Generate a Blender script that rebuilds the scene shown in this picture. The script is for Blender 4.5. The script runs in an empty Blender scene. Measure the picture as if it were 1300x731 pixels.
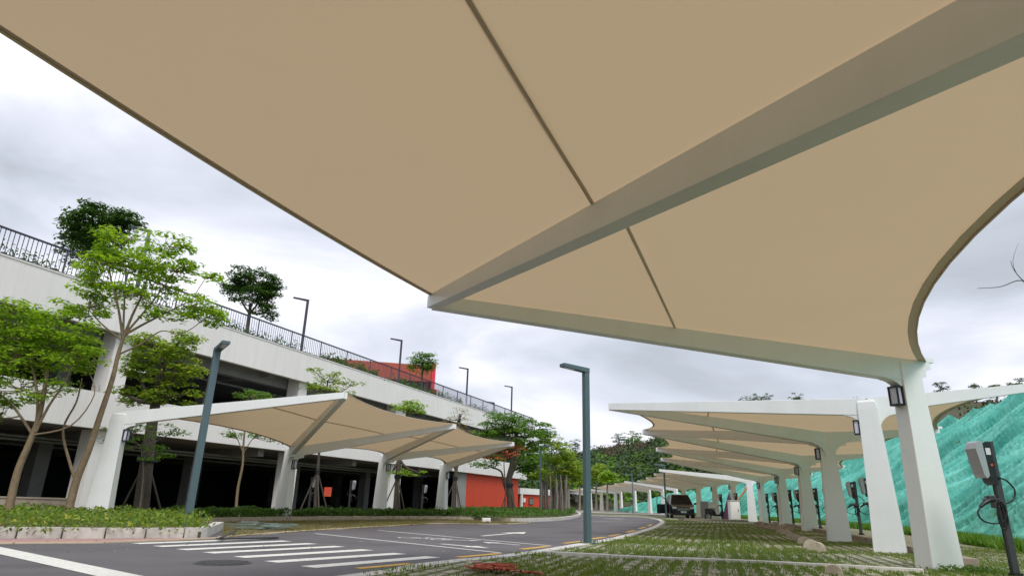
import bpy, math, random
from mathutils import Vector, Matrix
random.seed(7)
rnd = random.random
def U(a, b): return a + (b - a) * rnd()
# ------------------------------------------------------------ camera model
F, CX, CY, HC = 812.0, 650.0, 365.5, 0.8
R = Matrix(((0.99964, -0.02699, 0.0), (-0.0086, -0.31851, -0.94788), (0.02558, 0.94754, -0.31863)))
def ray(x, y): return R @ Vector(((x - CX) / F, (CY - y) / F, -1.0))
def gp(x, y, z=0.0):
    d = ray(x, y); t = (z - HC) / d.z
    return Vector((d.x * t, d.y * t, z))
def atd(px, py, Y):
    d = ray(px, py); t = Y / d.y
    return Vector((d.x * t, Y, HC + d.z * t))
def proj(p):
    c = R.transposed() @ (Vector(p) - Vector((0, 0, HC)))
    return CX + F * c.x / -c.z, CY - F * c.y / -c.z
def pxy(px, Y, z):
    lo, hi = -3.0 * Y, 3.0 * Y
    for _ in range(50):
        m = (lo + hi) / 2
        if proj((m, Y, z))[0] < px: lo = m
        else: hi = m
    return Vector((lo, Y, z))
scene = bpy.context.scene
C = scene.collection
# ------------------------------------------------------------ materials
MATS = {}
def mat(name, col, rough=0.7, metal=0.0, var=0.0, scale=3.0, bump=0.0, bscale=30.0, col2=None, detail=6, spec=0.5):
    m = bpy.data.materials.new(name); m.use_nodes = True
    nt = m.node_tree; b = nt.nodes['Principled BSDF']
    b.inputs['Roughness'].default_value = rough; b.inputs['Metallic'].default_value = metal
    b.inputs['Specular IOR Level'].default_value = spec
    b.inputs['Base Color'].default_value = (*col, 1)
    tc = nt.nodes.new('ShaderNodeTexCoord')
    if var > 0 or col2:
        n = nt.nodes.new('ShaderNodeTexNoise'); n.inputs['Scale'].default_value = scale; n.inputs['Detail'].default_value = detail
        n.inputs['Roughness'].default_value = 0.65
        nt.links.new(tc.outputs['Object'], n.inputs['Vector'])
        rp = nt.nodes.new('ShaderNodeValToRGB'); rp.color_ramp.elements[0].position = 0.3; rp.color_ramp.elements[1].position = 0.72
        c2 = col2 if col2 else tuple(c * (1 - var) for c in col)
        rp.color_ramp.elements[0].color = (*c2, 1)
        rp.color_ramp.elements[1].color = (*col, 1)
        nt.links.new(n.outputs['Fac'], rp.inputs['Fac']); nt.links.new(rp.outputs['Color'], b.inputs['Base Color'])
    if bump > 0:
        n2 = nt.nodes.new('ShaderNodeTexNoise'); n2.inputs['Scale'].default_value = bscale; n2.inputs['Detail'].default_value = 5
        nt.links.new(tc.outputs['Object'], n2.inputs['Vector'])
        bm = nt.nodes.new('ShaderNodeBump'); bm.inputs['Strength'].default_value = bump; bm.inputs['Distance'].default_value = 0.02
        nt.links.new(n2.outputs['Fac'], bm.inputs['Height']); nt.links.new(bm.outputs['Normal'], b.inputs['Normal'])
    return m
def leafmat(name, c1, c2, trans=0.45, c3=None):
    m = bpy.data.materials.new(name); m.use_nodes = True
    nt = m.node_tree; nt.nodes.clear()
    out = nt.nodes.new('ShaderNodeOutputMaterial')
    g = nt.nodes.new('ShaderNodeNewGeometry')
    rp = nt.nodes.new('ShaderNodeValToRGB')
    rp.color_ramp.elements[0].color = (*c1, 1); rp.color_ramp.elements[1].color = (*c2, 1)
    if c3:
        e = rp.color_ramp.elements.new(0.93); e.color = (*c2, 1)
        rp.color_ramp.elements[-1].color = (*c3, 1)
    nt.links.new(g.outputs['Random Per Island'], rp.inputs['Fac'])
    p = nt.nodes.new('ShaderNodeBsdfPrincipled'); p.inputs['Roughness'].default_value = 0.5; p.inputs['Specular IOR Level'].default_value = 0.35
    t = nt.nodes.new('ShaderNodeBsdfTranslucent')
    br = nt.nodes.new('ShaderNodeMixRGB'); br.blend_type = 'MULTIPLY'; br.inputs[0].default_value = 1; br.inputs[2].default_value = (1.6, 1.5, 0.7, 1)
    nt.links.new(rp.outputs['Color'], br.inputs[1])
    nt.links.new(rp.outputs['Color'], p.inputs['Base Color']); nt.links.new(br.outputs[0], t.inputs['Color'])
    mx = nt.nodes.new('ShaderNodeMixShader'); mx.inputs[0].default_value = trans
    nt.links.new(p.outputs[0], mx.inputs[1]); nt.links.new(t.outputs[0], mx.inputs[2]); nt.links.new(mx.outputs[0], out.inputs['Surface'])
    return m
M_steel = mat('white_painted_steel', (0.80, 0.82, 0.81), 0.38, var=0.07, scale=1.6)
M_wall = mat('white_render', (0.86, 0.85, 0.82), 0.8, var=0.09, scale=0.35)
M_grey = mat('grey_concrete', (0.34, 0.35, 0.34), 0.8, var=0.25, scale=1.2)
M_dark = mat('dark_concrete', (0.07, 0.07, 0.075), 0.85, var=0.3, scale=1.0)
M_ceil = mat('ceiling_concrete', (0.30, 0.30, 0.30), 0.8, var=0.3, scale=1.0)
M_red = mat('red_wall_paint', (0.66, 0.068, 0.026), 0.7, var=0.12, scale=0.8)
M_redb = mat('orange_red_cladding', (0.42, 0.075, 0.04), 0.6, var=0.15, scale=0.6)
M_crim = mat('crimson_paint', (0.62, 0.03, 0.05), 0.6)
M_lamp = mat('blue_grey_pole_paint', (0.085, 0.135, 0.15), 0.4, var=0.12, scale=5)
M_rail = mat('dark_violet_grey_railing', (0.035, 0.035, 0.055), 0.45)
M_black = mat('black_plastic', (0.012, 0.012, 0.014), 0.4)
M_post = mat('dark_grey_post', (0.05, 0.053, 0.056), 0.4, var=0.2, scale=8)
M_silver = mat('silver_plastic', (0.42, 0.42, 0.44), 0.3, 0.35)
M_lens = mat('frosted_lens', (0.62, 0.62, 0.72), 0.3)
M_orange = mat('orange_mark', (0.7, 0.10, 0.02), 0.5)
M_sticker = mat('pale_sticker', (0.6, 0.62, 0.62), 0.5)
M_cable = mat('black_rubber', (0.01, 0.01, 0.012), 0.45)
M_kerb = mat('kerb_concrete', (0.70, 0.675, 0.63), 0.85, var=0.25, scale=2.2, bump=0.3)
M_kerbd = mat('brown_kerb_stone', (0.36, 0.30, 0.23), 0.9, var=0.4, scale=3, bump=0.4)
M_stone = mat('beige_block', (0.52, 0.44, 0.34), 0.9, var=0.4, scale=6, bump=0.4)
M_mark = mat('white_road_paint', (0.80, 0.79, 0.72), 0.75, var=0.25, scale=9)
M_yel = mat('yellow_road_paint', (0.78, 0.44, 0.05), 0.75, var=0.3, scale=9)
M_cream = mat('cream_edging', (0.66, 0.52, 0.36), 0.85, var=0.3, scale=3)
M_pink = mat('pink_paving', (0.50, 0.30, 0.27), 0.85, var=0.4, scale=7)
M_iron = mat('cast_iron', (0.10, 0.10, 0.10), 0.6, 0.3, var=0.3, scale=20, bump=0.6, bscale=60)
M_carp = mat('black_car_paint', (0.012, 0.012, 0.014), 0.22)
M_glass = mat('dark_car_glass', (0.01, 0.01, 0.012), 0.2, spec=.2)
M_tyre = mat('tyre_rubber', (0.015, 0.015, 0.015), 0.8)
M_chrome = mat('chrome', (0.6, 0.6, 0.62), 0.2, 0.9)
M_head = mat('headlight_glass', (0.7, 0.7, 0.7), 0.15)
M_bark_d = mat('dark_bark', (0.10, 0.082, 0.062), 0.9, var=0.5, scale=12, bump=0.6, bscale=25)
M_bark_l = mat('pale_brown_bark', (0.27, 0.20, 0.12), 0.85, var=0.4, scale=9, bump=0.4, bscale=25)
M_bark_g = mat('grey_bark', (0.24, 0.21, 0.18), 0.85, var=0.4, scale=9, bump=0.4, bscale=25)
M_prop = mat('dark_timber_prop', (0.09, 0.075, 0.06), 0.85, var=0.3, scale=8)
M_purple = mat('purple_tarp', (0.09, 0.03, 0.08), 0.7, var=0.4, scale=6)
M_cab = mat('grey_cabinet', (0.28, 0.28, 0.28), 0.6, var=0.2, scale=4)
M_soil = mat('soil', (0.16, 0.115, 0.07), 0.95, col2=(0.10, 0.085, 0.045), scale=2.5, bump=0.8, bscale=12)
M_far = mat('pale_concrete_yard', (0.36, 0.34, 0.30), 0.9, var=0.3, scale=0.2)
M_net_o = mat('orange_mesh', (0.55, 0.13, 0.07), 0.8)
M_glassg = mat('green_grey_film', (0.22, 0.29, 0.27), 0.35, col2=(0.07, 0.11, 0.09), scale=7)
M_bamboo = mat('orange_bamboo', (0.62, 0.33, 0.12), 0.6)
L_bright = leafmat('bright_green_leaves', (0.105, 0.22, 0.016), (0.34, 0.52, 0.045), 0.55)
L_mid = leafmat('mid_green_leaves', (0.045, 0.13, 0.014), (0.16, 0.32, 0.03), 0.45)
L_dark = leafmat('dark_green_leaves', (0.022, 0.07, 0.012), (0.085, 0.19, 0.028), 0.35)
L_yel = leafmat('yellow_green_leaves', (0.085, 0.19, 0.018), (0.32, 0.44, 0.045), 0.5, (0.50, 0.40, 0.06))
L_orange = leafmat('flame_flowers', (0.50, 0.10, 0.03), (0.72, 0.22, 0.08), 0.3)
L_pale = leafmat('pale_sparse_leaves', (0.16, 0.17, 0.07), (0.42, 0.36, 0.18), 0.4)
L_hedge = leafmat('hedge_leaves', (0.050, 0.12, 0.010), (0.21, 0.31, 0.03), 0.4, (0.42, 0.38, 0.06))
L_hedged = leafmat('dark_hedge_leaves', (0.028, 0.085, 0.010), (0.10, 0.21, 0.02), 0.4)
L_grass = leafmat('grass_blades', (0.065, 0.12, 0.018), (0.19, 0.27, 0.045), 0.35, (0.34, 0.28, 0.12))
L_forest = leafmat('forest_leaves', (0.016, 0.042, 0.010), (0.052, 0.105, 0.022), 0.25)
L_brush = leafmat('dry_brush', (0.05, 0.05, 0.025), (0.12, 0.09, 0.045), 0.25)

def asphalt():
    m = mat('asphalt', (0.135, 0.126, 0.130), 0.82, col2=(0.10, 0.093, 0.097), scale=0.7, bump=0.35, bscale=90)
    return m
M_asph = asphalt()
def membrane_mat():
    m = bpy.data.materials.new('tan_membrane'); m.use_nodes = True
    nt = m.node_tree; nt.nodes.clear(); o = nt.nodes.new('ShaderNodeOutputMaterial')
    tc = nt.nodes.new('ShaderNodeTexCoord')
    n = nt.nodes.new('ShaderNodeTexNoise'); n.inputs['Scale'].default_value = 0.45; n.inputs['Detail'].default_value = 7; n.inputs['Distortion'].default_value = .4
    nt.links.new(tc.outputs['Object'], n.inputs['Vector'])
    rp = nt.nodes.new('ShaderNodeValToRGB'); rp.color_ramp.elements[0].color = (0.50, 0.395, 0.295, 1); rp.color_ramp.elements[1].color = (0.68, 0.55, 0.41, 1)
    nt.links.new(n.outputs['Fac'], rp.inputs['Fac'])
    d = nt.nodes.new('ShaderNodeBsdfDiffuse'); t = nt.nodes.new('ShaderNodeBsdfTranslucent')
    t.inputs['Color'].default_value = (0.58, 0.44, 0.268, 1)
    nt.links.new(rp.outputs['Color'], d.inputs['Color'])
    x = nt.nodes.new('ShaderNodeMixShader'); x.inputs[0].default_value = 0.42
    nt.links.new(d.outputs[0], x.inputs[1]); nt.links.new(t.outputs[0], x.inputs[2]); nt.links.new(x.outputs[0], o.inputs[0])
    return m
M_mem = membrane_mat()
M_hem = mat('brown_membrane_hem', (0.62, 0.50, 0.38), 0.8)

def paver_mat(name, ang, grass_amt, brown=False):
    m = bpy.data.materials.new(name); m.use_nodes = True
    nt = m.node_tree; b = nt.nodes['Principled BSDF']; b.inputs['Roughness'].default_value = 0.95
    N = nt.nodes.new; L = nt.links.new
    tc = N('ShaderNodeTexCoord'); mp = N('ShaderNodeMapping'); mp.inputs['Rotation'].default_value = (0, 0, ang)
    L(tc.outputs['Object'], mp.inputs['Vector'])
    br = N('ShaderNodeTexBrick'); br.offset = 0.0
    br.inputs['Scale'].default_value = 1.0; br.inputs['Brick Width'].default_value = 0.46; br.inputs['Row Height'].default_value = 0.225
    br.inputs['Mortar Size'].default_value = 0.045; br.inputs['Mortar Smooth'].default_value = 0.25
    L(mp.outputs['Vector'], br.inputs['Vector'])
    n1 = N('ShaderNodeTexNoise'); n1.inputs['Scale'].default_value = 0.55; n1.inputs['Detail'].default_value = 5; n1.inputs['Roughness'].default_value = 0.6
    n2 = N('ShaderNodeTexNoise'); n2.inputs['Scale'].default_value = 9; n2.inputs['Detail'].default_value = 6
    n3 = N('ShaderNodeTexNoise'); n3.inputs['Scale'].default_value = 60; n3.inputs['Detail'].default_value = 3
    for n in (n1, n2, n3): L(tc.outputs['Object'], n.inputs['Vector'])
    rc = N('ShaderNodeValToRGB'); rc.color_ramp.elements[0].color = (0.24, 0.21, 0.155, 1); rc.color_ramp.elements[1].color = (0.56, 0.51, 0.42, 1)
    rc.color_ramp.elements[0].position = 0.3; rc.color_ramp.elements[1].position = 0.7; L(n2.outputs['Fac'], rc.inputs['Fac'])
    rg = N('ShaderNodeValToRGB'); rg.color_ramp.elements[0].color = (0.055, 0.085, 0.018, 1) if not brown else (0.10, 0.09, 0.035, 1)
    rg.color_ramp.elements[1].color = (0.15, 0.19, 0.045, 1) if not brown else (0.22, 0.17, 0.085, 1)
    rg.color_ramp.elements[0].position = 0.3; rg.color_ramp.elements[1].position = 0.7; L(n3.outputs['Fac'], rg.inputs['Fac'])
    # grass mask: mortar OR (noise patch)
    ad = N('ShaderNodeMath'); ad.operation = 'MULTIPLY_ADD'; L(n2.outputs['Fac'], ad.inputs[0]); ad.inputs[1].default_value = 0.9; L(n1.outputs['Fac'], ad.inputs[2])
    mr = N('ShaderNodeMapRange'); mr.inputs['From Min'].default_value = 1.12 - grass_amt; mr.inputs['From Max'].default_value = 1.22 - grass_amt; L(ad.outputs[0], mr.inputs['Value'])
    mxm = N('ShaderNodeMath'); mxm.operation = 'MAXIMUM'; L(br.outputs['Fac'], mxm.inputs[0]); L(mr.outputs[0], mxm.inputs[1])
    mix = N('ShaderNodeMixRGB'); L(mxm.outputs[0], mix.inputs[0]); L(rc.outputs['Color'], mix.inputs[1]); L(rg.outputs['Color'], mix.inputs[2])
    L(mix.outputs[0], b.inputs['Base Color'])
    inv = N('ShaderNodeMath'); inv.operation = 'SUBTRACT'; inv.inputs[0].default_value = 1.0; L(br.outputs['Fac'], inv.inputs[1])
    ad2 = N('ShaderNodeMath'); ad2.operation = 'MULTIPLY_ADD'; L(n3.outputs['Fac'], ad2.inputs[0]); ad2.inputs[1].default_value = 0.8; L(inv.outputs[0], ad2.inputs[2])
    bu = N('ShaderNodeBump'); bu.inputs['Strength'].default_value = 0.8; bu.inputs['Distance'].default_value = 0.03
    L(ad2.outputs[0], bu.inputs['Height']); L(bu.outputs['Normal'], b.inputs['Normal'])
    return m
def streak(m, amt=.16, sc=1.4):
    nt = m.node_tree; b = nt.nodes['Principled BSDF']; N = nt.nodes.new; L = nt.links.new
    src = b.inputs['Base Color'].links[0].from_socket
    tc = N('ShaderNodeTexCoord'); mp = N('ShaderNodeMapping'); mp.inputs['Scale'].default_value = (sc * 2, sc * 2, sc * .12); L(tc.outputs['Object'], mp.inputs['Vector'])
    n = N('ShaderNodeTexNoise'); n.inputs['Scale'].default_value = 1.6; n.inputs['Detail'].default_value = 8; n.inputs['Roughness'].default_value = .7; L(mp.outputs[0], n.inputs['Vector'])
    rp = N('ShaderNodeValToRGB'); rp.color_ramp.elements[0].position = .38; rp.color_ramp.elements[1].position = .58
    rp.color_ramp.elements[0].color = (1 - amt, 1 - amt * 1.05, 1 - amt * 1.2, 1); rp.color_ramp.elements[1].color = (1, 1, 1, 1); L(n.outputs['Fac'], rp.inputs['Fac'])
    x = N('ShaderNodeMixRGB'); x.blend_type = 'MULTIPLY'; x.inputs[0].default_value = 1; L(src, x.inputs[1]); L(rp.outputs[0], x.inputs[2]); L(x.outputs[0], b.inputs['Base Color'])
streak(M_wall, .055); streak(M_red, .07, .6); streak(M_redb, .12); streak(M_steel, .025, 1.2); streak(M_grey, .1)
def worn(m):
    nt = m.node_tree; b = nt.nodes['Principled BSDF']; N = nt.nodes.new; L = nt.links.new
    src = b.inputs['Base Color'].links[0].from_socket
    tc = N('ShaderNodeTexCoord'); n = N('ShaderNodeTexNoise'); n.inputs['Scale'].default_value = 14; n.inputs['Detail'].default_value = 10; n.inputs['Roughness'].default_value = .8; L(tc.outputs['Object'], n.inputs['Vector'])
    rp = N('ShaderNodeValToRGB'); rp.color_ramp.elements[0].position = .36; rp.color_ramp.elements[1].position = .44; L(n.outputs['Fac'], rp.inputs['Fac'])
    x = N('ShaderNodeMixRGB'); L(rp.outputs[0], x.inputs[0]); x.inputs[1].default_value = (.22, .21, .205, 1); L(src, x.inputs[2]); L(x.outputs[0], b.inputs['Base Color'])
worn(M_mark); worn(M_yel)
def blot(m, amt, sc, lo, hi, det=9, tint=(1, 1, 1)):
    nt = m.node_tree; b = nt.nodes['Principled BSDF']; N = nt.nodes.new; L = nt.links.new
    src = b.inputs['Base Color'].links[0].from_socket
    tc = N('ShaderNodeTexCoord'); n = N('ShaderNodeTexNoise'); n.inputs['Scale'].default_value = sc; n.inputs['Detail'].default_value = det; n.inputs['Roughness'].default_value = .7; n.inputs['Distortion'].default_value = .6; L(tc.outputs['Object'], n.inputs['Vector'])
    rp = N('ShaderNodeValToRGB'); rp.color_ramp.elements[0].position = lo; rp.color_ramp.elements[1].position = hi
    rp.color_ramp.elements[0].color = (1 - amt, 1 - amt, 1 - amt, 1); rp.color_ramp.elements[1].color = (1, 1, 1, 1); L(n.outputs['Fac'], rp.inputs['Fac'])
    x = N('ShaderNodeMixRGB'); x.blend_type = 'MULTIPLY'; x.inputs[0].default_value = 1; L(src, x.inputs[1]); L(rp.outputs[0], x.inputs[2]); L(x.outputs[0], b.inputs['Base Color'])
blot(M_asph, .22, .35, .40, .52); blot(M_asph, .25, 3.5, .30, .42)
# ------------------------------------------------------------ mesh helper
OFF = {}
class MB:
    def __init__(s): s.v = []; s.f = []; s.sm = []; s.mi = []; s.m = 0
    def add(s, vs, fs, smooth=False):
        o = len(s.v); s.v += [tuple(p) for p in vs]
        for f in fs: s.f.append([o + i for i in f]); s.sm.append(smooth); s.mi.append(s.m)
    def box(s, c, size, rz=0.0, taper=1.0, rot=None):
        hx, hy, hz = size[0] / 2, size[1] / 2, size[2] / 2
        vs = []
        Mx = rot if rot else Matrix.Rotation(rz, 3, 'Z')
        for z in (-hz, hz):
            t = taper if z > 0 else 1
            for x, y in ((-hx, -hy), (hx, -hy), (hx, hy), (-hx, hy)):
                vs.append(Vector(c) + Mx @ Vector((x * t, y * t, z)))
        s.add(vs, [(3, 2, 1, 0), (4, 5, 6, 7), (0, 1, 5, 4), (1, 2, 6, 5), (2, 3, 7, 6), (3, 0, 4, 7)])
    def loft(s, rings, smooth=False, cap=True):
        n = len(rings[0]); vs = [p for r in rings for p in r]; fs = []
        for i in range(len(rings) - 1):
            for j in range(n):
                k = (j + 1) % n
                fs.append((i * n + j, i * n + k, (i + 1) * n + k, (i + 1) * n + j))
        s.add(vs, fs, smooth)
        if cap:
            s.add(rings[0], [tuple(range(n))[::-1]]); s.add(rings[-1], [tuple(range(n))])
    def bar(s, a, b, w0, h0, w1=None, h1=None, top=True):
        """beam from a to b; a/b are top-centre points when top=True"""
        a, b = Vector(a), Vector(b); w1 = w1 or w0; h1 = h1 or h0
        d = (b - a); dh = Vector((d.x, d.y, 0))
        if dh.length < 1e-6: dh = Vector((1, 0, 0))
        sd = Vector((-dh.y, dh.x, 0)).normalized(); up = d.cross(sd).normalized() * -1
        if up.z < 0: up = -up
        R_ = []
        for p, w, h in ((a, w0, h0), (b, w1, h1)):
            lo = -h if top else -h / 2; hi = 0 if top else h / 2
            R_.append([p + sd * (-w / 2) + Vector((0, 0, lo)), p + sd * (w / 2) + Vector((0, 0, lo)), p + sd * (w / 2) + Vector((0, 0, hi)), p + sd * (-w / 2) + Vector((0, 0, hi))])
        s.loft(R_)
    def tube(s, pts, rad, n=6, smooth=True, cap=True):
        pts = [Vector(p) for p in pts]
        if not isinstance(rad, (list, tuple)): rad = [rad] * len(pts)
        rings = []; prev = None
        for i, p in enumerate(pts):
            d = (pts[min(i + 1, len(pts) - 1)] - pts[max(i - 1, 0)]).normalized()
            if prev is None:
                a = Vector((0, 0, 1)) if abs(d.z) < 0.9 else Vector((1, 0, 0))
                x = d.cross(a).normalized()
            else:
                x = (prev - d * prev.dot(d)).normalized()
            prev = x; y = d.cross(x)
            rings.append([p + (x * math.cos(2 * math.pi * k / n) + y * math.sin(2 * math.pi * k / n)) * rad[i] for k in range(n)])
        s.loft(rings, smooth, cap)
    def poly(s, pts, z=None, smooth=False):
        s.add([(p[0], p[1], z if z is not None else p[2]) for p in pts], [tuple(range(len(pts)))])
    def prism(s, pts, z0, z1):
        n = len(pts)
        a = sum(pts[i][0] * pts[(i + 1) % n][1] - pts[(i + 1) % n][0] * pts[i][1] for i in range(n))
        if a < 0: pts = pts[::-1]
        s.loft([[(p[0], p[1], z0) for p in pts], [(p[0], p[1], z1) for p in pts]])
    def leaf(s, p, nrm, size, asp=0.45):
        a = Vector((rnd() - .5, rnd() - .5, rnd() - .5))
        x = nrm.cross(a)
        if x.length < 1e-4: x = Vector((1, 0, 0))
        x = x.normalized() * size; y = nrm.cross(x).normalized() * size * asp
        s.add([p - x * .5, p + y * .5 , p + x * .5, p - y * .5], [(0, 1, 2, 3)])
    def build(s, name, m, parent=None, bevel=0.0):
        me = bpy.data.meshes.new(name)
        off = OFF.get(parent, Vector((0, 0, 0))) if parent else Vector((0, 0, 0))
        me.from_pydata([(a - off.x, b - off.y, c - off.z) for a, b, c in s.v], [], s.f)
        for q, sm in zip(me.polygons, s.sm): q.use_smooth = sm
        ms = m if isinstance(m, (list, tuple)) else [m]
        for q in ms: me.materials.append(q)
        for q, k in zip(me.polygons, s.mi): q.material_index = k
        me.update()
        o = bpy.data.objects.new(name, me); C.objects.link(o)
        if parent: o.parent = parent; OFF[o] = off
        if bevel > 0:
            b = o.modifiers.new('bevel', 'BEVEL'); b.width = bevel; b.segments = 2; b.limit_method = 'ANGLE'; b.angle_limit = 0.6
        return o
def tag(o, label=None, cat=None, group=None, kind=None):
    if label: o['label'] = label
    if cat: o['category'] = cat
    if group: o['group'] = group
    if kind: o['kind'] = kind
    return o
def thing(name, label, cat, loc=(0, 0, 0), rz=0.0, group=None, world=True):
    o = bpy.data.objects.new(name, None); o.empty_display_size = 0.2; C.objects.link(o)
    o.location = loc; o.rotation_euler = (0, 0, rz); tag(o, label, cat, group)
    OFF[o] = Vector(loc) if world else Vector((0, 0, 0))
    return o
def struct(o): o['kind'] = 'structure'; return o
def copy_tree(o, parent=None):
    c = o.copy(); C.objects.link(c)
    if parent: c.parent = parent
    for ch in list(o.children): copy_tree(ch, c)
    return c
def smoothline(pts, k=6):
    """Catmull-Rom"""
    P = [Vector(p) for p in pts]; out = []
    for i in range(len(P) - 1):
        a = P[max(i - 1, 0)]; b = P[i]; c = P[i + 1]; d = P[min(i + 2, len(P) - 1)]
        for j in range(k):
            t = j / k
            out.append(0.5 * ((2 * b) + (c - a) * t + (2 * a - 5 * b + 4 * c - d) * t * t + (-a + 3 * b - 3 * c + d) * t ** 3))
    out.append(P[-1]); return out
# ------------------------------------------------------------ world, sun, camera
SUN_EL, SUN_AZ = math.radians(52), math.radians(165)      # azimuth clockwise from +Y
w = bpy.data.worlds.new('World'); scene.world = w; w.use_nodes = True
nt = w.node_tree; nt.nodes.clear(); N = nt.nodes.new; L = nt.links.new
wo = N('ShaderNodeOutputWorld'); bg = N('ShaderNodeBackground'); L(bg.outputs[0], wo.inputs[0]); bg.inputs['Strength'].default_value = 0.12
sky = N('ShaderNodeTexSky'); sky.sky_type = 'NISHITA'; sky.sun_disc = False; sky.sun_elevation = SUN_EL; sky.sun_rotation = SUN_AZ
sky.air_density = 1.0; sky.dust_density = 2.0
tc = N('ShaderNodeTexCoord'); mp = N('ShaderNodeMapping'); mp.inputs['Scale'].default_value = (1, 1, 2.6); L(tc.outputs['Generated'], mp.inputs['Vector'])
mp.inputs['Location'].default_value = (0.35, 0.1, 0.0)
n1 = N('ShaderNodeTexNoise'); n1.inputs['Scale'].default_value = 2.1; n1.inputs['Detail'].default_value = 9; n1.inputs['Roughness'].default_value = 0.5; n1.inputs['Distortion'].default_value = 0.25
L(mp.outputs[0], n1.inputs['Vector'])
rp = N('ShaderNodeValToRGB'); cr = rp.color_ramp
cr.elements[0].position = 0.34; cr.elements[0].color = (3.9, 4.2, 4.7, 1)
cr.elements[1].position = 0.52; cr.elements[1].color = (6.2, 6.4, 7.2, 1)
e = cr.elements.new(0.44); e.color = (5.1, 5.4, 6.15, 1)
e = cr.elements.new(0.62); e.color = (8.4, 8.4, 8.9, 1)
L(n1.outputs['Fac'], rp.inputs['Fac'])
mx = N('ShaderNodeMixRGB'); mx.inputs[0].default_value = 0.94; L(sky.outputs[0], mx.inputs[1]); L(rp.outputs[0], mx.inputs[2])
L(mx.outputs[0], bg.inputs['Color'])
sl = bpy.data.lights.new('sun', 'SUN'); sl.energy = 1.9; sl.angle = math.radians(25); sl.color = (1, 0.965, 0.92)
so = bpy.data.objects.new('sun', sl); C.objects.link(so)
sd = Vector((math.sin(SUN_AZ) * math.cos(SUN_EL), math.cos(SUN_AZ) * math.cos(SUN_EL), math.sin(SUN_EL)))
so.rotation_euler = (-sd).to_track_quat('-Z', 'Y').to_euler()
cd = bpy.data.cameras.new('camera'); cam = bpy.data.objects.new('camera', cd); C.objects.link(cam); scene.camera = cam
cam.matrix_world = Matrix.Translation((0, 0, HC)) @ R.to_4x4()
cd.sensor_width = 36; cd.lens = 36 * F / 1300; cd.clip_end = 5000; cd.clip_start = 0.05
scene.view_settings.view_transform = 'Standard'; scene.view_settings.look = 'None'; scene.view_settings.exposure = 0.25; scene.view_settings.gamma = 1
# ------------------------------------------------------------ ground and road
def sheet(name, pts, z, m, kind='structure'):
    b = MB(); pts = [(p[0], p[1]) for p in pts]
    a = sum(pts[i][0] * pts[(i + 1) % len(pts)][1] - pts[(i + 1) % len(pts)][0] * pts[i][1] for i in range(len(pts)))
    if a < 0: pts = pts[::-1]
    b.poly(pts, z); o = b.build(name, m); o['kind'] = kind; return o
M_ground = mat('rough_grass_ground', (0.17, 0.16, 0.075), 0.95, col2=(0.075, 0.10, 0.03), scale=0.35, bump=0.6, bscale=9)
sheet('ground', [(-1500, -600), (1500, -600), (1500, 2500), (-1500, 2500)], -0.03, M_ground)
KR = [gp(x, y, .045) * 1.0 for x, y in [(440, 729), (530, 714), (583, 708.5), (640, 703.5), (720, 691.5), (770, 683.5), (800, 676), (822, 670), (834, 665), (838, 661.5), (832, 658.3), (815, 656), (790, 654.6), (750, 653.4)]]
KR = [Vector((p.x, p.y, 0)) for p in KR]
KR = [Vector((-6.5, 0.5, 0)), Vector((-3.6, 4.4, 0))] + KR + [Vector((0, 70, 0))]
KRs = smoothline(KR, 6)
road = [(p.x, p.y) for p in KRs[:-1]] + [(0, 68), (8, 92), (8, 140), (-12, 140), (-30, 60), (-30, -10), (-12, -10)]
sheet('road', road, 0.0, M_asph)
KR_cut = [p for p in KRs]
lot = [(p.x, p.y) for p in KRs[:-14]] + [(9, 62), (14, 66), (19, 78), (24, 60), (19.5, 40), (17.0, 30.0), (13.8, 18.0), (9, 4), (6, -8), (-12, -8)]
M_pave = paver_mat('grass_paver_lot', math.radians(-72.5), 0.02)
sheet('grass_paver_lot', lot, 0.03, M_pave)
sheet('yard', [(-2, 78), (24, 72), (30, 160), (-30, 160), (-14, 100)], 0.012, M_far)
def kerb(name, pts, w, z0, z1, m, seg=0.75, gap=0.008, bev=0.012, side=1):
    """row of kerb blocks along a polyline; w measured to the right of travel"""
    b = MB(); P = [Vector((p[0], p[1], 0)) for p in pts]
    # resample
    L_ = [0]
    for i in range(1, len(P)): L_.append(L_[-1] + (P[i] - P[i - 1]).length)
    def at(s):
        s = max(0, min(s, L_[-1]))
        for i in range(1, len(P)):
            if L_[i] >= s - 1e-9:
                t = (s - L_[i - 1]) / max(1e-9, L_[i] - L_[i - 1]); return P[i - 1].lerp(P[i], t)
        return P[-1]
    n = max(1, int(L_[-1] / seg)); st = L_[-1] / n
    for i in range(n):
        a = at(i * st + gap / 2); c = at((i + 1) * st - gap / 2)
        ta = (at(i * st + .1) - at(i * st - .1)).normalized(); tb = (at((i + 1) * st + .1) - at((i + 1) * st - .1)).normalized()
        na = Vector((ta.y, -ta.x, 0)) * w * side; nb = Vector((tb.y, -tb.x, 0)) * w * side
        q = [a, a + na, c + nb, c]
        if side < 0: q = q[::-1]
        dz = U(-.004, .004)
        b.prism([(p.x, p.y) for p in q], z0, z1 + dz)
    o = b.build(name, m, bevel=bev); o['kind'] = 'structure'; return o
kerb('kerb', KRs[:-6], 0.24, -0.02, 0.045, M_kerb, seg=0.9)
# divider kerb across the lot
dv = [gp(*p, 0.03) for p in [(690, 702.5), (770, 706.5), (860, 710.5), (960, 714.5), (1060, 719.5), (1172, 726)]]
kerb('lot_divider_kerb', dv, 0.16, 0.0, 0.075, M_kerb, seg=1.0)
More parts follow.
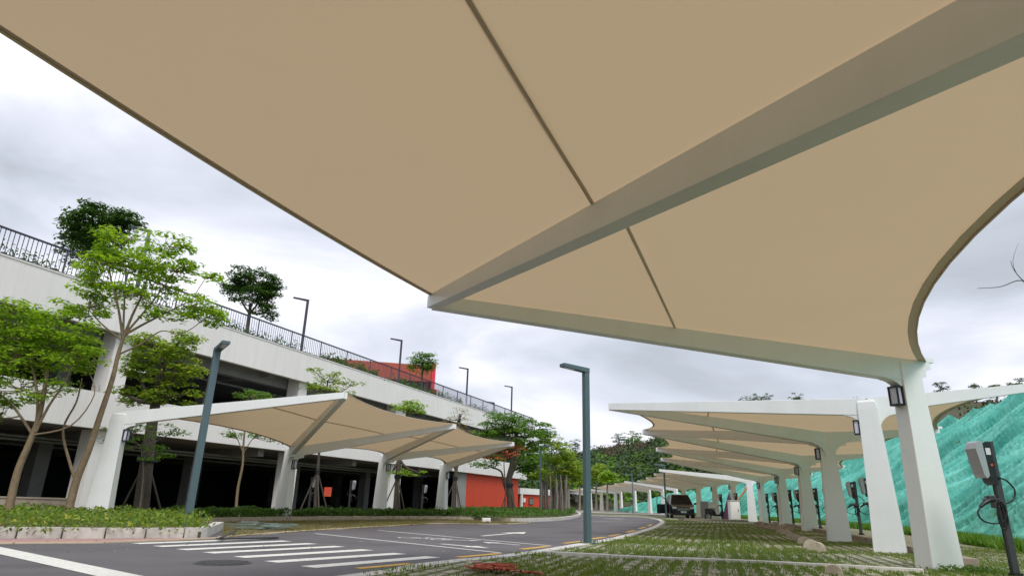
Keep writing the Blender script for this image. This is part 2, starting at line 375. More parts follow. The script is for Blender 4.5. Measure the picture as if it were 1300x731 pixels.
# brown kerb along right columns
bk = [gp(*p) for p in [(1200, 722), (1160, 709), (1105, 694), (1050, 681), (1000, 670), (975, 665)]]
kerb('planter_kerb', [(p.x + .3, p.y) for p in bk], 0.22, 0.0, 0.16, M_kerbd, seg=2.0)
# left island
isl_front = [gp(-260, 686), gp(-100, 684.5), gp(0, 683.5), gp(140, 683.5), gp(262, 682.5)]
isl = [(p.x, p.y) for p in isl_front]
cB = gp(283, 672); cC = gp(238, 658, 0.1)
back_l = [gp(*p) for p in [(238, 664), (300, 662.6), (360, 661.4), (480, 659.6), (560, 659.4), (610, 660.4), (653, 662.6), (700, 660.9), (722, 659), (735, 656), (738, 653.4), (734, 651.8)]]
front_poly = isl + [(cB.x - .15, cB.y - .6), (cB.x - .1, cB.y), (cC.x + .2, cC.y - .3)]
fac_d = Vector((0.387, 0.922, 0))
isl_all = isl + [(cB.x, cB.y)] + [(p.x, p.y) for p in back_l] + [(2, 74), (-3, 62), (-25, 22), (-26, 8)]
def inset(P, d):
    n = len(P); a = sum(P[i][0] * P[(i + 1) % n][1] - P[(i + 1) % n][0] * P[i][1] for i in range(n)); sg = 1 if a > 0 else -1; out = []
    for i in range(n):
        p0, p1, p2 = Vector(P[i - 1]), Vector(P[i]), Vector(P[(i + 1) % n]); e1 = (p1 - p0).normalized(); e2 = (p2 - p1).normalized()
        m = (Vector((-e1.y, e1.x)) + Vector((-e2.y, e2.x))).normalized() * sg * d; out.append((p1.x + m.x, p1.y + m.y))
    return out
b = MB(); b.prism(inset(isl_all, .15), -0.02, 0.11); o = b.build('planting_bed', M_soil); struct(o)
kerb('raised_kerb', isl + [(cB.x, cB.y)], 0.2, 0.0, 0.185, M_kerb, seg=0.62, gap=0.02, bev=0.03, side=-1)
kerb('bed_kerb', [(cB.x, cB.y), (back_l[0].x, back_l[0].y)], 0.14, 0.0, 0.15, M_stone, seg=0.8, gap=0.012, side=-1)
kerb('bed_kerb_rear', [(p.x, p.y) for p in back_l[:7]], 0.16, 0.0, 0.15, M_stone, seg=1.0, gap=0.012, side=-1)
kerb('island_kerb', smoothline([(p.x, p.y, 0) for p in back_l[6:]], 4), 0.2, 0.0, 0.16, M_kerb, seg=0.8, side=-1)
# left parking strip and edging
edge = [gp(*p) for p in [(283, 682), (340, 677.5), (430, 671.5), (500, 667.5), (560, 664.5), (640, 664.9), (674, 663.0)]]
strip = [(p.x, p.y) for p in edge] + [(p.x, p.y) for p in back_l[:7]][::-1] + [(cB.x, cB.y)]
M_pave2 = paver_mat('brown_paver_strip', math.radians(-20), 0.42, brown=True)
sheet('parking_strip', strip, 0.012, M_pave2)
kerb('road_edging', smoothline([(p.x, p.y, 0) for p in edge], 4), 0.13, -0.02, 0.022, M_cream, seg=1.2, side=-1)
fr = [gp(*p) for p in [(-260, 693), (-100, 691.5), (0, 689.5), (140, 688.5), (283, 682.5)]]
b = MB()
ki = isl_front + [gp(283, 681)]
for i in range(4):
    b.add([(fr[i].x, fr[i].y, .006), (fr[i + 1].x, fr[i + 1].y, .006), (ki[i + 1].x, ki[i + 1].y, .006), (ki[i].x, ki[i].y, .006)], [(0, 1, 2, 3)])
struct(b.build('pink_paving_strip', M_pink))
kerb('left_road_edging', smoothline([(p.x, p.y, 0) for p in fr], 4), 0.09, -0.02, 0.02, M_cream, seg=1.2, side=1)
# markings
def quad(name, px, m=M_mark, z=0.004):
    b = MB(); pts = [gp(x, y) for x, y in px]
    p2 = [(p.x, p.y) for p in pts]
    a = sum(p2[i][0] * p2[(i + 1) % len(p2)][1] - p2[(i + 1) % len(p2)][0] * p2[i][1] for i in range(len(p2)))
    if a < 0: p2 = p2[::-1]
    b.poly(p2, z); return b.build(name, m)
def line_mark(mb, a, c, w, z=0.004):
    d = (c - a).normalized(); n = Vector((-d.y, d.x, 0)) * w / 2
    mb.add([(*(a - n).xy, z), (*(c - n).xy, z), (*(c + n).xy, z), (*(a + n).xy, z)], [(0, 1, 2, 3)])
SL = [(172, 689.7), (200, 693.3), (230, 697.4), (264, 701.5), (303.5, 707), (343.8, 713), (391, 719.5)]
SR = [(335, 683.6), (364.6, 686.3), (397, 689.6), (431.5, 693.2), (467, 697.5), (507.7, 702.2), (550, 706.5)]
b = MB()
for a, c in zip(SL, SR): line_mark(b, gp(*a), gp(*c), 0.29)
struct(b.build('crosswalk_stripes', M_mark))
b = MB(); line_mark(b, gp(-260, 656), gp(160, 733), 0.30)
b = MB(); a = gp(-20, 694); c = gp(150, 730.5); line_mark(b, a + (a - c) * .6, c + (c - a) * 1.0, 0.34); struct(b.build('stop_line', M_mark))
b = MB()
for a, c in [((400, 676.8), (636, 701.5)), ((480, 672.8), (700, 692.5))]: line_mark(b, gp(*a), gp(*c), 0.09)
line_mark(b, gp(748, 661), gp(832, 663.5), 0.2)
struct(b.build('lane_lines', M_mark))
b = MB()
def arrow(mb, tail, tip, w=.1, hw=.3, hl=.3):
    a, c = gp(*tail), gp(*tip); d = c - a; k = a + d * (1 - hl); n = Vector((-d.y, d.x, 0)).normalized()
    line_mark(mb, a, k, w)
    p = [k + n * hw / 2, c, k - n * hw / 2]
    mb.add([(q.x, q.y, .004) for q in p], [(2, 1, 0)])
arrow(b, (612, 680), (668, 675), .14, .7, .35)
arrow(b, (560, 690), (622, 695.5), .12, .42, .4)
arrow(b, (660, 691.5), (612, 687.5), .1, .42, .35)
arrow(b, (562, 684.5), (612, 686), .12, .3, .3)
arrow(b, (768, 657.8), (795, 658.4), .5, 1.2, .5)
struct(b.build('road_arrows', M_mark))
# painted bicycle
b = MB()
bo = gp(540, 683.3); bx = (gp(612, 686.2) - gp(510, 681)).normalized(); by = Vector((-bx.y, bx.x, 0))
def bp(x, y): return bo + bx * x + by * y
def bl(pts, wd=.05):
    for i in range(len(pts) - 1): line_mark(b, bp(*pts[i]), bp(*pts[i + 1]), wd)
for cx_ in (-.42, .42):
    bl([(cx_ + .24 * math.cos(t * math.pi / 6), .24 * math.sin(t * math.pi / 6)) for t in range(13)], .055)
bl([(-.42, 0), (-.12, .34), (.3, .36), (.42, 0)]); bl([(-.12, .34), (0, 0), (.3, .36)]); bl([(-.42, 0), (0, 0)]); bl([(-.2, .42), (-.05, .42)]); bl([(.3, .36), (.26, .48), (.4, .5)])
struct(b.build('bicycle_marking', M_mark))
b = MB()
ys = [((456, 721.5), (524, 715.3)), ((583, 707.2), (636, 702.3)), ((664, 696.8), (698, 693.2)), ((717, 689.3), (740, 686.8)), ((751.5, 683.9), (769, 681.4)), ((775, 680.3), (788.5, 677.6)), ((797, 675.4), (807, 672.7)), ((812, 671.0), (820, 668.6)), ((823.5, 667.3), (828.5, 665.2))]
for a, c in ys:
    p_, q_ = gp(*a), gp(*c); dd_ = (q_ - p_).normalized(); sh = Vector((-dd_.y, dd_.x, 0)) * .03; line_mark(b, p_ + sh, q_ + sh, 0.15)
struct(b.build('yellow_dashes', M_yel))
b = MB(); mc = gp(283, 714.3)
b.loft([[(mc.x + .34 * math.cos(t * math.pi / 16), mc.y + .34 * math.sin(t * math.pi / 16), z) for t in range(32)] for z in (0, 0.008)])
for k in range(-5, 6):
    hw = math.sqrt(max(0, .3 ** 2 - (k * .055) ** 2))
    b.box((mc.x, mc.y + k * .055, .012), (hw * 2, .025, .008))
o = b.build('manhole_cover', M_iron); tag(o, 'round cast iron manhole cover set in the asphalt beside the crosswalk', 'manhole cover')
# ------------------------------------------------------------ canopies
def wall_lamp(parent, pos, dirv):
    """small black framed wall light; dirv = outward horizontal direction"""
    d = Vector((dirv.x, dirv.y, 0)).normalized(); sx = Vector((-d.y, d.x, 0))
    rot = Matrix((d, sx, Vector((0, 0, 1)))).transposed()
    b = MB(); c = pos + d * 0.065
    for sz in (-1, 1): b.box(c + Vector((0, 0, .145 * sz)), (.13, .19, .026), rot=rot)
    for a in (-1, 1):
        for e_ in (-1, 1): b.box(c + sx * (.083 * a) + d * (.052 * e_), (.024, .022, .27), rot=rot)
    b.box(c - d * .052, (.03, .16, .30), rot=rot)
    o = b.build('wall_light', M_black, parent)
    b = MB(); b.box(c + d * .004, (.08, .14, .265), rot=rot); b.build('lens', M_lens, o)
def edge_curve(a, c, inward, sag, zs, n=14):
    out = []
    for i in range(n + 1):
        t = i / n; k = 4 * t * (1 - t)
        p = a.lerp(c, t) + inward * (sag * k) + Vector((0, 0, -zs * k)); out.append(p)
    return out
def canopy(label, seq, tipsag=.55, colsag=.6, group='membrane carport canopies', purlin=True, detail=True, tipzs=.12):
    """seq: ('c', base, head_z, back or None) / ('t', point)"""
    first = [s for s in seq if s[0] == 'c'][0]
    root = thing('parking_canopy', label, 'canopy', (first[1].x, first[1].y, 0), group=group)
    def top(s): return Vector((s[1].x, s[1].y, s[2])) if s[0] == 'c' else s[1]
    tips = [s for s in seq if s[0] == 't']
    for i, s in enumerate(seq):
        if s[0] != 'c': continue
        nb = [seq[j][1] for j in (i - 1, i + 1) if 0 <= j < len(seq)]
        base = s[1]; hz = s[2]
        dirs = [Vector((q.x - base.x, q.y - base.y, 0)).normalized() for q in nb]
        ax = sum(dirs, Vector()).normalized()
        sx = Vector((-ax.y, ax.x, 0))
        b = MB(); rings = []
        H_ = hz - base.z
        for t, a, c_, off in ((0, .30, .16, 0), (.015, .30, .16, 0), (.3, .265, .15, .0), (.62, .225, .135, .01), (.86, .20, .125, .02), (.93, .20, .125, .02), (.975, .18, .12, .03), (.992, .14, .09, .05)):
            p = Vector((base.x, base.y, base.z + H_ * t)) + ax * off
            rings.append([p - ax * a - sx * c_, p + ax * a - sx * c_, p + ax * a + sx * c_, p - ax * a + sx * c_])
        b.loft(rings)
        hd = Vector((base.x, base.y, hz))
        arms = list(dirs)
        if s[3] is not None: arms.append(Vector((s[3].x - base.x, s[3].y - base.y, 0)).normalized())
        for d in arms:     # curved knee under every arm
            n_ = Vector((-d.y, d.x, 0)); r0 = .16; zt = hz - .36; rr = .14 if (s[3] is not None and (s[3] - hd).length < 1 and (d - Vector((s[3].x - base.x, s[3].y - base.y, 0)).normalized()).length < .01) else .34
            if rr < .2: zt = hz - .28
            prof = [(r0 - .05, zt + .12), (r0 - .05, zt - rr)]
            for k in range(0, 9):
                a_ = math.pi / 2 * k / 8
                prof.append((r0 + rr * (1 - math.cos(a_)), zt - rr * (1 - math.sin(a_))))
            prof.append((r0 + rr, zt + .12))
            A_ = [hd + d * x + Vector((0, 0, z - hz)) - n_ * .085 for x, z in prof]; B_ = [hd + d * x + Vector((0, 0, z - hz)) + n_ * .085 for x, z in prof]
            b.loft([A_, B_])
        b.build('column', M_steel, root, bevel=0.012 if detail else 0)
        if detail: wall_lamp(root, Vector((base.x, base.y, hz - .62)) + ax * .225, ax)
        if s[3] is not None:
            b = MB(); b.bar(hd, s[3], .17, .34 if (s[3] - hd).length > 1 else .30, .13, .13); b.build('beam', M_steel, root)
            bb = s[3] - hd; b = MB(); b.box(s[3] + Vector((0, 0, .02)), (.16, .14, .07), rz=math.atan2(bb.y, bb.x)); b.build('tip_bracket', M_steel, root)
    for i in range(len(seq) - 1):
        a, c = seq[i], seq[i + 1]
        if a[0] == 't': a, c = c, a
        b = MB(); A_ = top(a); T_ = top(c)
        d = (T_ - A_); mid = A_.lerp(T_, .5)
        b.bar(A_ + d.normalized() * .04, T_, .19, .375, .16, .18)
        b.build('beam', M_steel, root, bevel=0.008 if detail else 0)
    # membrane panels
    UP = Vector((0, 0, .012)); nR = 16
    for i in range(1, len(seq) - 1):
        X, Y, Z = seq[i - 1], seq[i], seq[i + 1]
        ap = top(Y); e0 = top(X); e1 = top(Z)
        mid = (e0 + e1) / 2; inw = Vector((ap.x - mid.x, ap.y - mid.y, 0)).normalized()
        stub = Y[0] == 't' and X[3] is not None and Z[3] is not None and (X[3] - e0).length < 1
        if stub: e0, e1 = X[3], Z[3]
        sag, zs = (tipsag, tipzs) if Y[0] == 'c' else (colsag, -.10)
        backs = Y[0] == 't' and X[3] is not None and Z[3] is not None and not stub
        cur = edge_curve(e0, e1, inw, 0 if backs else sag, 0 if backs else zs)
        vs = []; fs = []; m_ = len(cur)
        for a in range(nR + 1):
            t = a / nR
            for q in range(m_):
                p = ap.lerp(cur[q], t)
                k = 4 * (q / (m_ - 1)) * (1 - q / (m_ - 1))
                p = p + Vector((0, 0, .035 * k * t * (1 - t) * 4)) + UP
                vs.append(p)
        for a in range(nR):
            for q in range(m_ - 1):
                fs.append((a * m_ + q, a * m_ + q + 1, (a + 1) * m_ + q + 1, (a + 1) * m_ + q))
        b = MB(); b.add(vs, fs, True)
        last = cur
        if backs:
            be = edge_curve(X[3], Z[3], inw, .75, -.03); vs = []; fs = []; m2 = len(be); nn = 6
            for a in range(nn + 1):
                for q in range(m2):
                    vs.append(cur[q].lerp(be[q], a / nn) + UP)
            for a in range(nn):
                for q in range(m2 - 1): fs.append((a * m2 + q, a * m2 + q + 1, (a + 1) * m2 + q + 1, (a + 1) * m2 + q))
            b.add(vs, fs, True); last = be
        mo = b.build('membrane', M_mem, root)
        hv = []; hw = .05 if Y[0] == 'c' else .11
        for p in last:
            hv += [p + Vector((0, 0, .004)), p + inw * hw * (1 if not backs or True else 1) + Vector((0, 0, .004))]
        b = MB(); b.add(hv, [(2 * k, 2 * k + 2, 2 * k + 3, 2 * k + 1) for k in range(len(last) - 1)], True)
        b.tube([p + Vector((0, 0, -.004)) for p in last], .011, 5)
        b.build('hem', M_hem, mo)
        if purlin:
            f_ = .56 if Y[0] == 'c' else .44
            A_ = ap.lerp(e0, f_); B_ = ap.lerp(e1, f_)
            b = MB(); b.tube([A_.lerp(B_, q_ / 10) + Vector((0, 0, .014 * (4 * q_ / 10 * (1 - q_ / 10)))) for q_ in range(11)], .019, 6); b.build('purlin', M_hem, root)
    return root
def Cc(px, py, hz, back=None, z=0.0):
    p = gp(px, py, z); bk_ = None
    if back: bk_ = Vector((p.x + back[0], p.y + back[1], hz + back[2]))
    return ('c', p, hz, bk_)
def T(px, py, z): return ('t', gp(px, py, z))
# near canopy overhead
A0 = Vector((3.0, 0.95, 0)); Am = Vector((0.3, -7.2, 0))
canopy('nearest carport canopy right overhead with tan membrane and diagonal white beam',
       [Cc(1194, 724, 3.24, (.43, .095, -.008)), T(550, 376, 3.47), ('c', A0, 3.04, A0 + Vector((.42, -.1, 3.06))), ('t', Vector((-3.35, 2.78, 3.47))), ('c', Am, 3.05, Am + Vector((.42, -.1, 3.07))), ('t', Vector((-6.0, -5.0, 3.4)))],
       tipsag=.06, colsag=.84, tipzs=.09, purlin=True)
# second canopy: butterfly frames with back arms
canopy('large canopy right behind the nearest column, its tan bays stacked one behind another',
       [Cc(1131, 703, 3.22, (3.3, -1.35, .25)), T(774, 512, 3.5), Cc(1066, 688, 3.02, (3.1, -.4, .15)), T(817, 545, 3.5), Cc(1029, 675, 3.02, (3.1, -.6, .15)),
        T(834, 568, 3.5), Cc(998, 668, 2.98, (3.1, -.8, .15)), T(840, 581, 3.5), Cc(970, 663.5, 2.95, (3.1, -.9, .15))], tipsag=.7)
def far_canopy(label, cols, tips, hz=3.0, tz=3.5, back=None, **k):
    seq = []
    for i, (px, Y) in enumerate(cols):
        p = pxy(px, Y, 0); bk_ = Vector((p.x + back[0], p.y + back[1], hz + .2)) if back else None
        seq.append(('c', p, hz, bk_))
        if i < len(tips): seq.append(('t', pxy(tips[i][0], tips[i][1], tz)))
    return canopy(label, seq, detail=k.get('detail', True), purlin=False, tipsag=.6)
far_canopy('middle distance canopy with a bright white end frame beside the parked black van',
           [(956, 47.5), (934, 51.5), (910, 57.5), (889, 64), (870, 71)], [(837, 50.5), (831, 57), (821, 65), (810, 73)], back=(3.0, -.5), hz=3.0, tz=3.55)
far_canopy('far canopy behind the black van, its white end beam crossing a thin lamp post',
           [(860, 78), (843, 83), (825.5, 90), (807, 98), (789, 108)], [(793, 86), (781, 95), (768, 105), (754, 116)], hz=3.0, tz=3.9, detail=False)
far_canopy('distant canopy just right of the middle lamp post at the road end',
           [(782, 100), (764, 108), (750, 118)], [(735, 108), (722, 118)], hz=2.9, tz=3.4, detail=False)
far_canopy('most distant canopy, a small white frame beyond the banyan trees',
           [(743, 118), (732, 126), (719, 136)], [(709, 128), (700, 138)], hz=2.8, tz=3.3, detail=False)
# left canopy
def LC(px, py, z, tx, ty):
    p = gp(px, py, z); d = ray(tx, ty); t = math.hypot(p.x, p.y) / math.hypot(d.x, d.y); return ('c', p, HC + d.z * t, None)
L2 = LC(358, 656, .11, 376, 568); L3 = LC(481, 654, .11, 489, 576); L4 = LC(560, 654, .11, 565, 588)
p1 = gp(153, 524, 2.9); L1 = ('c', Vector((p1.x, p1.y, .1)), 2.92, None)
canopy('canopy left of the road in front of the garage, three tan peaks, four columns',
       [L1, T(438, 498, 3.7), L2, T(577, 538, 3.7), L3, T(652, 561, 3.7), L4], tipsag=.5, colsag=.75, tipzs=.1)
# ------------------------------------------------------------ lamps
def street_lamp(label, base, h, arm_dir, arm=.7, wd=.12, group='street lamps with a square pole and short arm', m=M_lamp, name='street_lamp', head=.2, rise=.03):
    t = thing(name, label, 'street lamp', base, group=group)
    B0 = Vector(base)
    ad = Vector((arm_dir[0], arm_dir[1], 0)).normalized(); rz = math.atan2(ad.y, ad.x)
    b = MB(); b.box(B0 + Vector((0, 0, h / 2)), (wd, wd, h), rz=rz); b.build('pole', m, t, bevel=.006)
    b = MB(); b.box(B0 + Vector((0, 0, .02)), (wd * 2.1, wd * 2.1, .03), rz=rz)
    for i in range(4):
        a = rz + math.pi / 4 + i * math.pi / 2; b.tube([B0 + Vector((math.cos(a) * wd * 1.1, math.sin(a) * wd * 1.1, .03)), B0 + Vector((math.cos(a) * wd * 1.1, math.sin(a) * wd * 1.1, .07))], .012, 6)
    b.build('base_plate', m, t)
    b = MB(); a0 = B0 + Vector((0, 0, h)) - ad * (wd / 2); a1 = a0 + ad * arm + Vector((0, 0, rise)); b.bar(a0 + Vector((0, 0, .03)), a1 + Vector((0, 0, .03)), max(wd * 1.02, head * .7), .11, head, .075); o = b.build('arm', m, t, bevel=.006)
    b = MB(); c = a0.lerp(a1, .72) + Vector((0, 0, -.05)); b.box(c, (arm * .42, head * .6, .022), rot=Matrix.Rotation(rz, 3, 'Z') @ Matrix.Rotation(-math.atan2(rise, arm), 3, 'Y')); b.build('lens', M_lens, o)
    return t
lb = gp(237, 666, .11); street_lamp('blue grey lamp post standing in the hedge left of the crosswalk, leaning large in view', lb, 4.30, (.62, -.8), .85, .16, head=.2, rise=.06)
street_lamp('tall blue grey lamp post in the grass paving beside the road, middle of the photo', gp(746, 690, .03), 3.72, (-.85, -.5), .72, .125)
street_lamp('blue grey lamp post in the island hedge in front of the banyan trunks', pxy(686, 46, .1), 4.55, (.9, -.3), .8, .13)
street_lamp('thin grey lamp post in front of the black van', pxy(846, 52, 0), 3.95, (-.9, -.4), 1.0, .10)
street_lamp('thin distant lamp post against the far canopy left of the black van', pxy(804, 84, 0), 4.6, (-.9, -.4), 1.1, .10)
# ------------------------------------------------------------ chargers
def charger(label, simple=False):
    t = thing('charging_post', label, 'charger', (0, 0, 0), world=False, group='car charging posts in a row')
    b = MB(); b.box((0, 0, .98), (.09, .075, 1.96)); b.box((0.0, .03, .98), (.11, .012, 1.95)); b.build('post', M_post, t, bevel=.005)
    b = MB(); b.box((0, 0, .02), (.24, .24, .04)); b.loft([[(.09 * math.cos(a * .785), .09 * math.sin(a * .785), z) for a in range(8)] for z in (.04, .09)]); b.build('base', M_black, t)
    def prof(pts, y0, y1, m, name, par, bev=.02):
        b = MB(); b.loft([[(x, y0, z) for x, z in pts], [(x, y1, z) for x, z in pts]]); return b.build(name, m, par, bevel=bev)
    bd = prof([(-.055, 1.30), (-.055, 1.93), (-.17, 1.93), (-.20, 1.86), (-.17, 1.50), (-.12, 1.34)], -.11, .11, M_black, 'charger_body', t)
    prof([(-.165, 1.44), (-.185, 1.93), (-.215, 1.965), (-.27, 1.93), (-.30, 1.84), (-.245, 1.46), (-.215, 1.40)], -.125, .125, M_silver, 'cover', bd, .025)
    b = MB(); b.box((-.115, -.114, 1.80), (.07, .006, .10)); b.build('label_plate', M_sticker, bd)
    b = MB(); b.box((-.10, -.1145, 1.60), (.03, .006, .03)); b.build('indicator', M_orange, bd)
    b = MB(); b.box((-.09, 0, 1.05), (.09, .10, .14)); b.box((-.12, 0, 1.13), (.12, .05, .06)); b.build('holster', M_post, t, bevel=.01)
    b = MB(); g = [(-.12, -.03, 1.10), (-.20, -.05, 1.09), (-.30, -.06, 1.04), (-.36, -.06, .99)]
    b.tube(g, [.035, .034, .03, .024], 10); b.tube([(-.2, -.05, 1.11), (-.24, -.05, 1.14), (-.3, -.06, 1.09)], .014, 6); b.build('charging_plug', M_black, t)
    b = MB()
    c1 = smoothline([(-.36, -.06, .99), (-.42, -.07, .90), (-.36, -.06, .80), (-.2, -.03, .76), (-.05, -.06, .80), (.0, -.07, .95), (-.05, -.07, 1.08), (-.10, -.06, 1.0), (-.09, -.06, .78), (-.04, -.06, .70), (.01, -.06, .82), (.0, -.06, 1.02),
                     (.08, -.04, 1.06), (.2, 0, 1.12), (.24, 0, 1.25), (.15, 0, 1.38), (0, -.06, 1.42), (-.10, -.05, 1.46)], 5)
    b.tube(c1, .0125, 6)
    c2 = smoothline([(-.07, -.05, 1.1), (-.03, -.065, .95), (-.05, -.07, .72), (-.10, -.06, .70), (-.12, -.05, .85), (-.09, -.05, 1.06)], 5)
    b.tube(c2, .0125, 6); b.build('cable', M_cable, t)
    return t
rowd = math.atan2(-.28, .96)
ch = [((1291, 735), .93, 'nearest car charging post with silver cover and coiled black cable, right edge of the photo'),
      ((1113, 683), 1, 'charging post mostly hidden behind the two nearest white columns'),
      ((1094, 679.5), .98, 'second largest visible charging post, left of the two nearest white columns'),
      ((1059, 673), .97, 'charging post whose cable shows just right of the third white column'),
      ((1042, 671), .98, 'charging post in the gap between the third and fourth white columns'),
      ((1019, 668.5), .98, 'charging post peeking out behind the right of the fourth white column'),
      ((1008, 667.8), .98, 'charging post in the gap between the fourth and fifth white columns'),
      ((989, 665), .96, 'small charging post right behind the fifth white column'),
      ((977.5, 663.5), .96, 'small charging post in the gap right of the bright white end column'),
      ((938, 661), 1, 'small dark charging post rising behind the white cabinet'),
      ((918, 659.5), .98, 'small dark charging post behind the parked motor scooter')]
c0 = charger(ch[0][2])
for i, (p, s, lab) in enumerate(ch):
    o = c0 if i == 0 else copy_tree(c0)
    q = gp(*p); o.location = (q.x, q.y, 0); o.rotation_euler = (0, 0, rowd + (.25 if i == 0 else U(-.05, .05))); o.scale = (s, s, s); o['label'] = lab
for px, Y, lab in ((391, 31, 'charging post in the hedge close to the second column of the left canopy'), (442, 34.5, 'charging post in front of the dark garage right of the propped trunk'), (535, 40, 'charging post between the two right columns of the left canopy')):
    o = copy_tree(c0); q = pxy(px, Y, .1); o.location = q; o.rotation_euler = (0, 0, math.pi - .35); s = 1.9 * 1.0 / 1.96; o.scale = (.8, .8, .82); o['label'] = lab
# ------------------------------------------------------------ parking garage
fd = Vector((.3872, .9220, 0)); fn = Vector((.9220, -.3872, 0)); fo = Vector((-26, 0, 0))
def FB(s, w_, z): return fo + fd * s + fn * w_ + Vector((0, 0, z))
def fbx(b, s0, s1, w0, w1, z0, z1):
    b.loft([[FB(s0, w0, z), FB(s1, w0, z), FB(s1, w1, z), FB(s0, w1, z)] for z in (z0, z1)])
def fs(px, py, off=0):
    d = ray(px, py); p0 = fo + fn * off; t = (p0.x - .42 * p0.y) / (d.x - .42 * d.y); q = Vector((d.x * t, d.y * t, HC + d.z * t)); return (q - fo).dot(fd), q.z
SE = fs(669, 600)[0]; ZB, ZT, ZF, ZR = 3.08, 4.42, 6.84, 8.36; S0 = -25
gar = thing('parking_garage', 'long white parking garage with dark open floors and a red end wall', 'building', FB(20, 0, 0))
b = MB(); fbx(b, S0, SE, -.22, 0, ZB, ZT); o = b.build('deck_parapet', M_wall, gar)
b = MB(); fbx(b, S0, SE + 2, -.25, .0, ZF, ZR); b.build('roof_fascia', M_wall, gar)
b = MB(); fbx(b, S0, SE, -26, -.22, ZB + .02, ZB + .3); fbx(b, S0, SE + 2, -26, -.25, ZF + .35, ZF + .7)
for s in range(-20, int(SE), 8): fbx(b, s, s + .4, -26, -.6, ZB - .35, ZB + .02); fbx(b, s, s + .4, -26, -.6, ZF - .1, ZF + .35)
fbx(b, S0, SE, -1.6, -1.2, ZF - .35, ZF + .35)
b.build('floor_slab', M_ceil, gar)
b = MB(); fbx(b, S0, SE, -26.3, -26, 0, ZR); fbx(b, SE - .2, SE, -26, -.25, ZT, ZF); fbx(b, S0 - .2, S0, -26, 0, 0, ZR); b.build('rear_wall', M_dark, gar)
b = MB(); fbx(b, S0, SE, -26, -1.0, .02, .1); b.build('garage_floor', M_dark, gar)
sr0 = fs(596, 625)[0]; sr1 = fs(662, 625)[0]; sg0 = fs(583, 620)[0]
b = MB(); fbx(b, sr0, sr1, -.55, -.35, 0, ZB); b.build('red_wall', M_red, gar)
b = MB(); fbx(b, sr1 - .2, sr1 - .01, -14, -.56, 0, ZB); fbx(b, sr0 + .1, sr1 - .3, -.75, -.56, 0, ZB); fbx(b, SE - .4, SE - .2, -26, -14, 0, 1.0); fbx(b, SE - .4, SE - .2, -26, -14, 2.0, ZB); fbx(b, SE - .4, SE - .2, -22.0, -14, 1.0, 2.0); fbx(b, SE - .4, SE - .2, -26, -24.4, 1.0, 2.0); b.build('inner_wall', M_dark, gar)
b = MB(); fbx(b, sg0, sr0, -.6, -.33, 0, ZB); b.build('grey_pier', M_grey, gar)
for a, c in ((107, 132), (366, 377), (498, 511)):
    s0_, s1_ = fs(a, 640)[0], fs(c, 640)[0]
    b = MB(); fbx(b, s0_, s1_, -1.1, -.3, 0, ZB); fbx(b, s0_, s1_, -1.1, -.3, ZT - .3, ZF + .2); b.build('column', M_wall, gar)
b = MB(); s0_ = fs(-120, 640)[0]; fbx(b, s0_, s0_ + .9, -1.1, -.3, 0, ZB); fbx(b, s0_, s0_ + .9, -1.1, -.3, ZT - .3, ZF + .2); b.build('column', M_wall, gar)
for s in range(-14, int(SE) - 4, 8):
    for w_ in (-5.5, -14):
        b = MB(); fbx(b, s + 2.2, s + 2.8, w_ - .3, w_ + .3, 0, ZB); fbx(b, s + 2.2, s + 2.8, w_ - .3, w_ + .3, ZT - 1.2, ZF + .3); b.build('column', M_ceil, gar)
for s in (22.6, 31.5, 44):
    b = MB(); fbx(b, s, s + 1.3, -5.8, -5.72, ZF - .22, ZF - .16); lo = b.build('tube_light', M_wall, gar)
b = MB()
for w_, z in ((-2.6, ZB - .35), (-3.0, ZB - .45), (-7, ZB - .4)): b.tube([FB(S0, w_, z), FB(sg0, w_, z)], .05, 8)
b.tube([FB(S0, -3.2, ZF - .4), FB(SE, -3.2, ZF - .4)], .06, 8); b.build('ceiling_pipe', M_grey, gar)
em = bpy.data.materials.new('lit_tube'); em.use_nodes = True; em.node_tree.nodes['Principled BSDF'].inputs['Emission Color'].default_value = (.9, .95, 1, 1); em.node_tree.nodes['Principled BSDF'].inputs['Emission Strength'].default_value = 1.5
for ch_ in gar.children:
    if ch_.name.startswith('tube_light'): ch_.data.materials[0] = em
# coping lines
b = MB(); fbx(b, S0, SE + 2, -.28, .03, ZR, ZR + .05); b.build('coping', M_wall, gar)
# terrace railing
SM = fs(556, 500)[0]; zr0, zr1 = ZR + .12, ZR + 1.02
rail = thing('terrace_railing', 'dark railing with vertical bars along the garage roof edge', 'railing', FB(20, -.12, ZR))
b = MB(); b.bar(FB(S0, -.12, zr1), FB(SE + 2, -.12, zr1), .07, .06); b.build('top_rail', M_rail, rail)
b = MB(); b.bar(FB(S0, -.12, zr0), FB(SE + 2, -.12, zr0), .04, .04); b.build('bottom_rail', M_rail, rail)
b = MB(); s = 2.0
while s < SM: b.box(FB(s, -.12, (zr0 + zr1) / 2 - .02), (.022, .022, zr1 - zr0 - .04), rz=.4); s += .155
b.build('balusters', M_rail, rail)
s = 2.0
while s < SE + 2:
    b = MB(); b.box(FB(s, -.12, (ZR + zr1) / 2), (.06, .05, zr1 - ZR), rz=.4); b.build('post', M_rail, rail); s += 2.48
mg = bpy.data.materials.new('pale_mesh_glass'); mg.use_nodes = True; nt = mg.node_tree; nt.nodes.clear()
o_ = nt.nodes.new('ShaderNodeOutputMaterial'); d_ = nt.nodes.new('ShaderNodeBsdfDiffuse'); d_.inputs[0].default_value = (.55, .55, .65, 1); t_ = nt.nodes.new('ShaderNodeBsdfTransparent'); m_ = nt.nodes.new('ShaderNodeMixShader'); m_.inputs[0].default_value = .6
